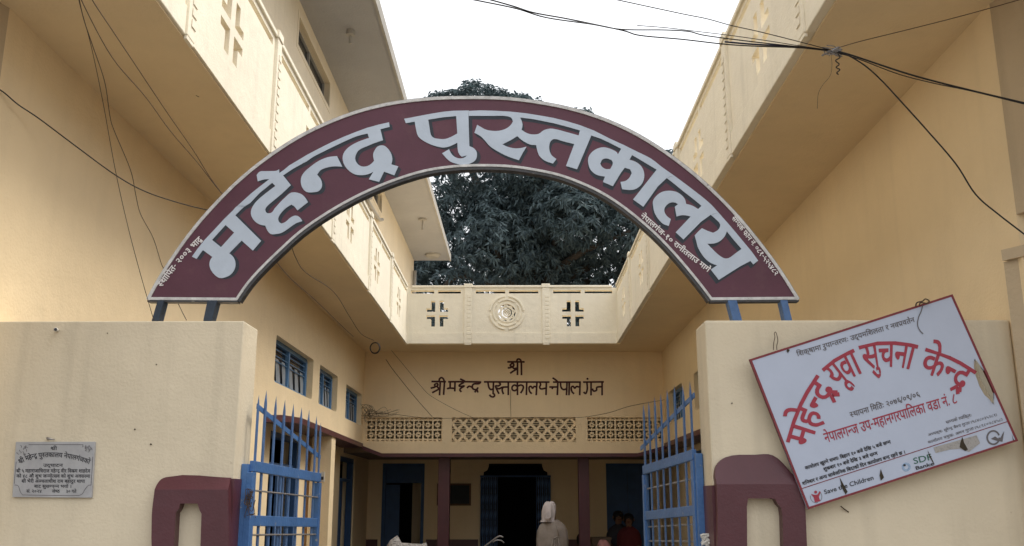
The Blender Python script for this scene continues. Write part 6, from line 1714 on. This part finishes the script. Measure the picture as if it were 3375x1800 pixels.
# pale desk
x0, x1 = at(1948, 1775, 'Y', 16.2).x, at(2014, 1775, 'Y', 16.2).x
dz = at(1980, 1772, 'Y', 16.2).z
dk_ = root('desk', ((x0 + x1) / 2, 16.3, 0), 'plain pale wooden desk against the verandah wall right of the column', 'desk')
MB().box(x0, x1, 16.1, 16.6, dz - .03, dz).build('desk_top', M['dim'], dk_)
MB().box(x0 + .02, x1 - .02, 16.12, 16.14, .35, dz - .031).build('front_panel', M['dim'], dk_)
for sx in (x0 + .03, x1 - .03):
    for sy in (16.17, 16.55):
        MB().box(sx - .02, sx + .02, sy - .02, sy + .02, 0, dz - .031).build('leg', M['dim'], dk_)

# speckled cloth heap on a parked motorcycle
hp = root('covered_motorcycle', (-1.5, 12.6, 0), 'motorcycle under a speckled grey cloth cover low at the left of the courtyard', 'motorcycle')
yy = 12.5
prof = [(1270, 1830), (1276, 1798), (1284, 1783), (1294, 1774), (1306, 1768), (1315, 1774), (1318, 1786), (1335, 1793), (1360, 1792), (1385, 1791), (1402, 1792), (1408, 1800), (1412, 1830)]
mb = MB()
n = len(prof)
pw = [at(x, y, 'Y', yy) for x, y in prof]
for j in range(7):
    f = j / 6
    off = (f - .5) * .5
    drop = (2 * abs(f - .5)) ** 2.5
    for i, q in enumerate(pw):
        wob = .015 * math.sin(i * 2.1 + j * 1.7)
        mb.v.append(Vector((q.x + wob, yy + off, q.z * (1 - .25 * drop) + wob)))
for j in range(6):
    for i in range(n - 1):
        mb.f.append((j * n + i, j * n + i + 1, (j + 1) * n + i + 1, (j + 1) * n + i))
mb.build('cover', M['speckle'], hp, smooth=True)
ring_cloth([((-1.5, 12.5, .9), .3, .22), ((-1.5, 12.5, .6), .36, .24), ((-1.5, 12.5, .3), .4, .26)], 24, 'speckle', 'cover_skirt', hp, 3, .04)
for xx in (-1.85, -1.15):
    MB().tube([(xx + .28 * math.cos(t * math.pi / 12), 12.5, .3 + .28 * math.sin(t * math.pi / 12)) for t in range(25)], .045, 8, cap=False).build('wheel', M['tyre'], hp, smooth=True)

# bicycle whose handlebar shows at the bottom edge
bc = root('bicycle', (-.35, 13.3, 0), 'parked bicycle with a chrome handlebar rising at the lower edge before the folding gate', 'bicycle')
ybk = 13.3
A_ = [at(x, y, 'Y', ybk) for x, y in cr((1540, 1460), 4.04, [(170, 1440), (245, 1370), (330, 1305), (400, 1255), (440, 1242), (478, 1258)])]
MB().tube(catmull(A_, 4), .011, 8).build('handlebar', M['steel'], bc, smooth=True)
A2 = [at(x, y, 'Y', ybk - .04) for x, y in cr((1540, 1460), 4.04, [(340, 1325), (380, 1298), (440, 1298), (470, 1312), (490, 1332)])]
MB().tube(catmull(A2, 4), .009, 8).build('brake_lever', M['steel'], bc, smooth=True)
hb = A_[0]
MB().tube([hb, (hb.x + .02, ybk, .75), (hb.x + .08, ybk, .35)], .014, 8).build('fork', M['steel'], bc, smooth=True)
MB().tube([(hb.x + .03, ybk, .72), (hb.x + .45, ybk + .25, .78), (hb.x + .4, ybk + .22, .35), (hb.x + .05, ybk, .6)], .013, 8).build('frame', M['redcloth'], bc, smooth=True)
for wx, wy in ((hb.x + .08, ybk), (hb.x + .8, ybk + .45)):
    dv = Vector((.87, .49, 0))
    MB().tube([Vector((wx, wy, .34)) + dv * .31 * math.cos(t * math.pi / 14) + Vector((0, 0, .31 * math.sin(t * math.pi / 14))) for t in range(29)], .02, 7, cap=False).build('wheel', M['tyre'], bc, smooth=True)
MB().box(hb.x + .4, hb.x + .6, ybk + .2, ybk + .32, .80, .86).build('saddle', M['tyre'], bc, bevel=.02)

# ------------------------------------------------------------------ trees
def make_tree(name, label, base, centre, radii, lobes, clusters, leafmat, seed, leaf=(.21, .030), lobe_r=(1.0, 1.9), trunk_r=.45, extra=(), group=None):
    rr = random.Random(seed)
    r = root(name, base, label, 'tree', group)
    C_ = Vector(centre)
    LB = []
    while len(LB) < lobes:
        v = Vector((rr.uniform(-1, 1), rr.uniform(-1, 1), rr.uniform(-1, 1)))
        if v.length > 1 or v.length < .25:
            continue
        LB.append((C_ + Vector((v.x * radii[0], v.y * radii[1], v.z * radii[2])), rr.uniform(*lobe_r)))
    LB += [(Vector(e[:3]), e[3]) for e in extra]
    tb = MB()
    b = Vector(base)
    top_ = C_ + Vector((0, 0, -radii[2] * .5))
    tb.tube(catmull([b, b.lerp(top_, .5) + Vector((.3, .2, 0)), top_], 5), [trunk_r * (1 - .055 * i) for i in range(11)], 10)
    for c, R_ in LB[::2]:
        m_ = top_.lerp(c, .5) + Vector((rr.uniform(-.5, .5), rr.uniform(-.5, .5), rr.uniform(-.2, .6)))
        tb.tube(catmull([top_ + Vector((0, 0, -.6)), m_, c], 4), [trunk_r * .45 * (1 - .1 * i) for i in range(9)], 6)
    tb.build('trunk', M['bark'], r, smooth=True)
    vs, fs = [], []
    for _ in range(clusters):
        c, R_ = LB[int(rr.random() * len(LB))]
        while True:
            v = Vector((rr.gauss(0, 1), rr.gauss(0, 1), rr.gauss(0, 1)))
            if v.length > .1:
                break
        v.normalize()
        rad = R_ * (rr.uniform(.55, 1.0) ** .5)
        p = c + Vector((v.x * rad, v.y * rad, v.z * rad * .75))
        n = rr.randint(9, 15)
        ax = (v + Vector((0, 0, .3))).normalized()
        for k in range(n):
            t = 2 * math.pi * k / n + rr.uniform(-.3, .3)
            a_ = ax.orthogonal().normalized()
            b_ = ax.cross(a_)
            d = (a_ * math.cos(t) + b_ * math.sin(t)) * rr.uniform(.7, 1) + ax * rr.uniform(-.1, .5) + Vector((0, 0, -rr.uniform(.1, .7)))
            d.normalize()
            L_ = leaf[0] * rr.uniform(.7, 1.35)
            w_ = leaf[1] * rr.uniform(.7, 1.3)
            sdv = d.cross(Vector((rr.uniform(-1, 1), rr.uniform(-1, 1), rr.uniform(.2, 1)))).normalized() * w_
            q = p + Vector((rr.uniform(-.06, .06), rr.uniform(-.06, .06), rr.uniform(-.06, .06)))
            i0 = len(vs)
            mid = q + d * L_ * .45
            vs += [tuple(q), tuple(mid + sdv), tuple(q + d * L_ + Vector((0, 0, -L_ * .15))), tuple(mid - sdv)]
            fs.append((i0, i0 + 1, i0 + 2, i0 + 3))
    me = bpy.data.meshes.new('crown')
    me.from_pydata(vs, [], fs)
    me.materials.append(M[leafmat])
    o = bpy.data.objects.new('crown', me)
    COL.objects.link(o)
    adopt(o, r)
    return r


make_tree('mango_tree', 'large dark mango tree behind the building seen through and above the arch', (-.2, 30, 0), (.2, 30, 9.9), (5.4, 3.2, 3.1), 60, 10500, 'leaf', 5, lobe_r=(.9, 1.5),
          extra=[(-1.5, 30, 14.75, .9), (-1.6, 30, 13.8, 1.3), (-2.4, 30, 14.5, .85), (-3.0, 30, 14.2, .8), (-.7, 30, 14.55, .85), (.1, 30, 14.35, .8), (.9, 30, 13.95, .75), (2.0, 30, 14.05, .55), (-3.6, 30, 13.8, .8), (3.6, 30, 8.0, 1.4), (2.4, 30, 7.4, 1.4), (4.6, 30, 9.0, 1.4)])
make_tree('broadleaf_tree', 'smaller pale dusty tree low beyond the end of the upper roof', (-4.5, 36, 0), (-4.2, 36, 7.4), (2.6, 2.0, 2.6), 16, 1500, 'leaf_pale', 8, lobe_r=(.7, 1.2), trunk_r=.25)
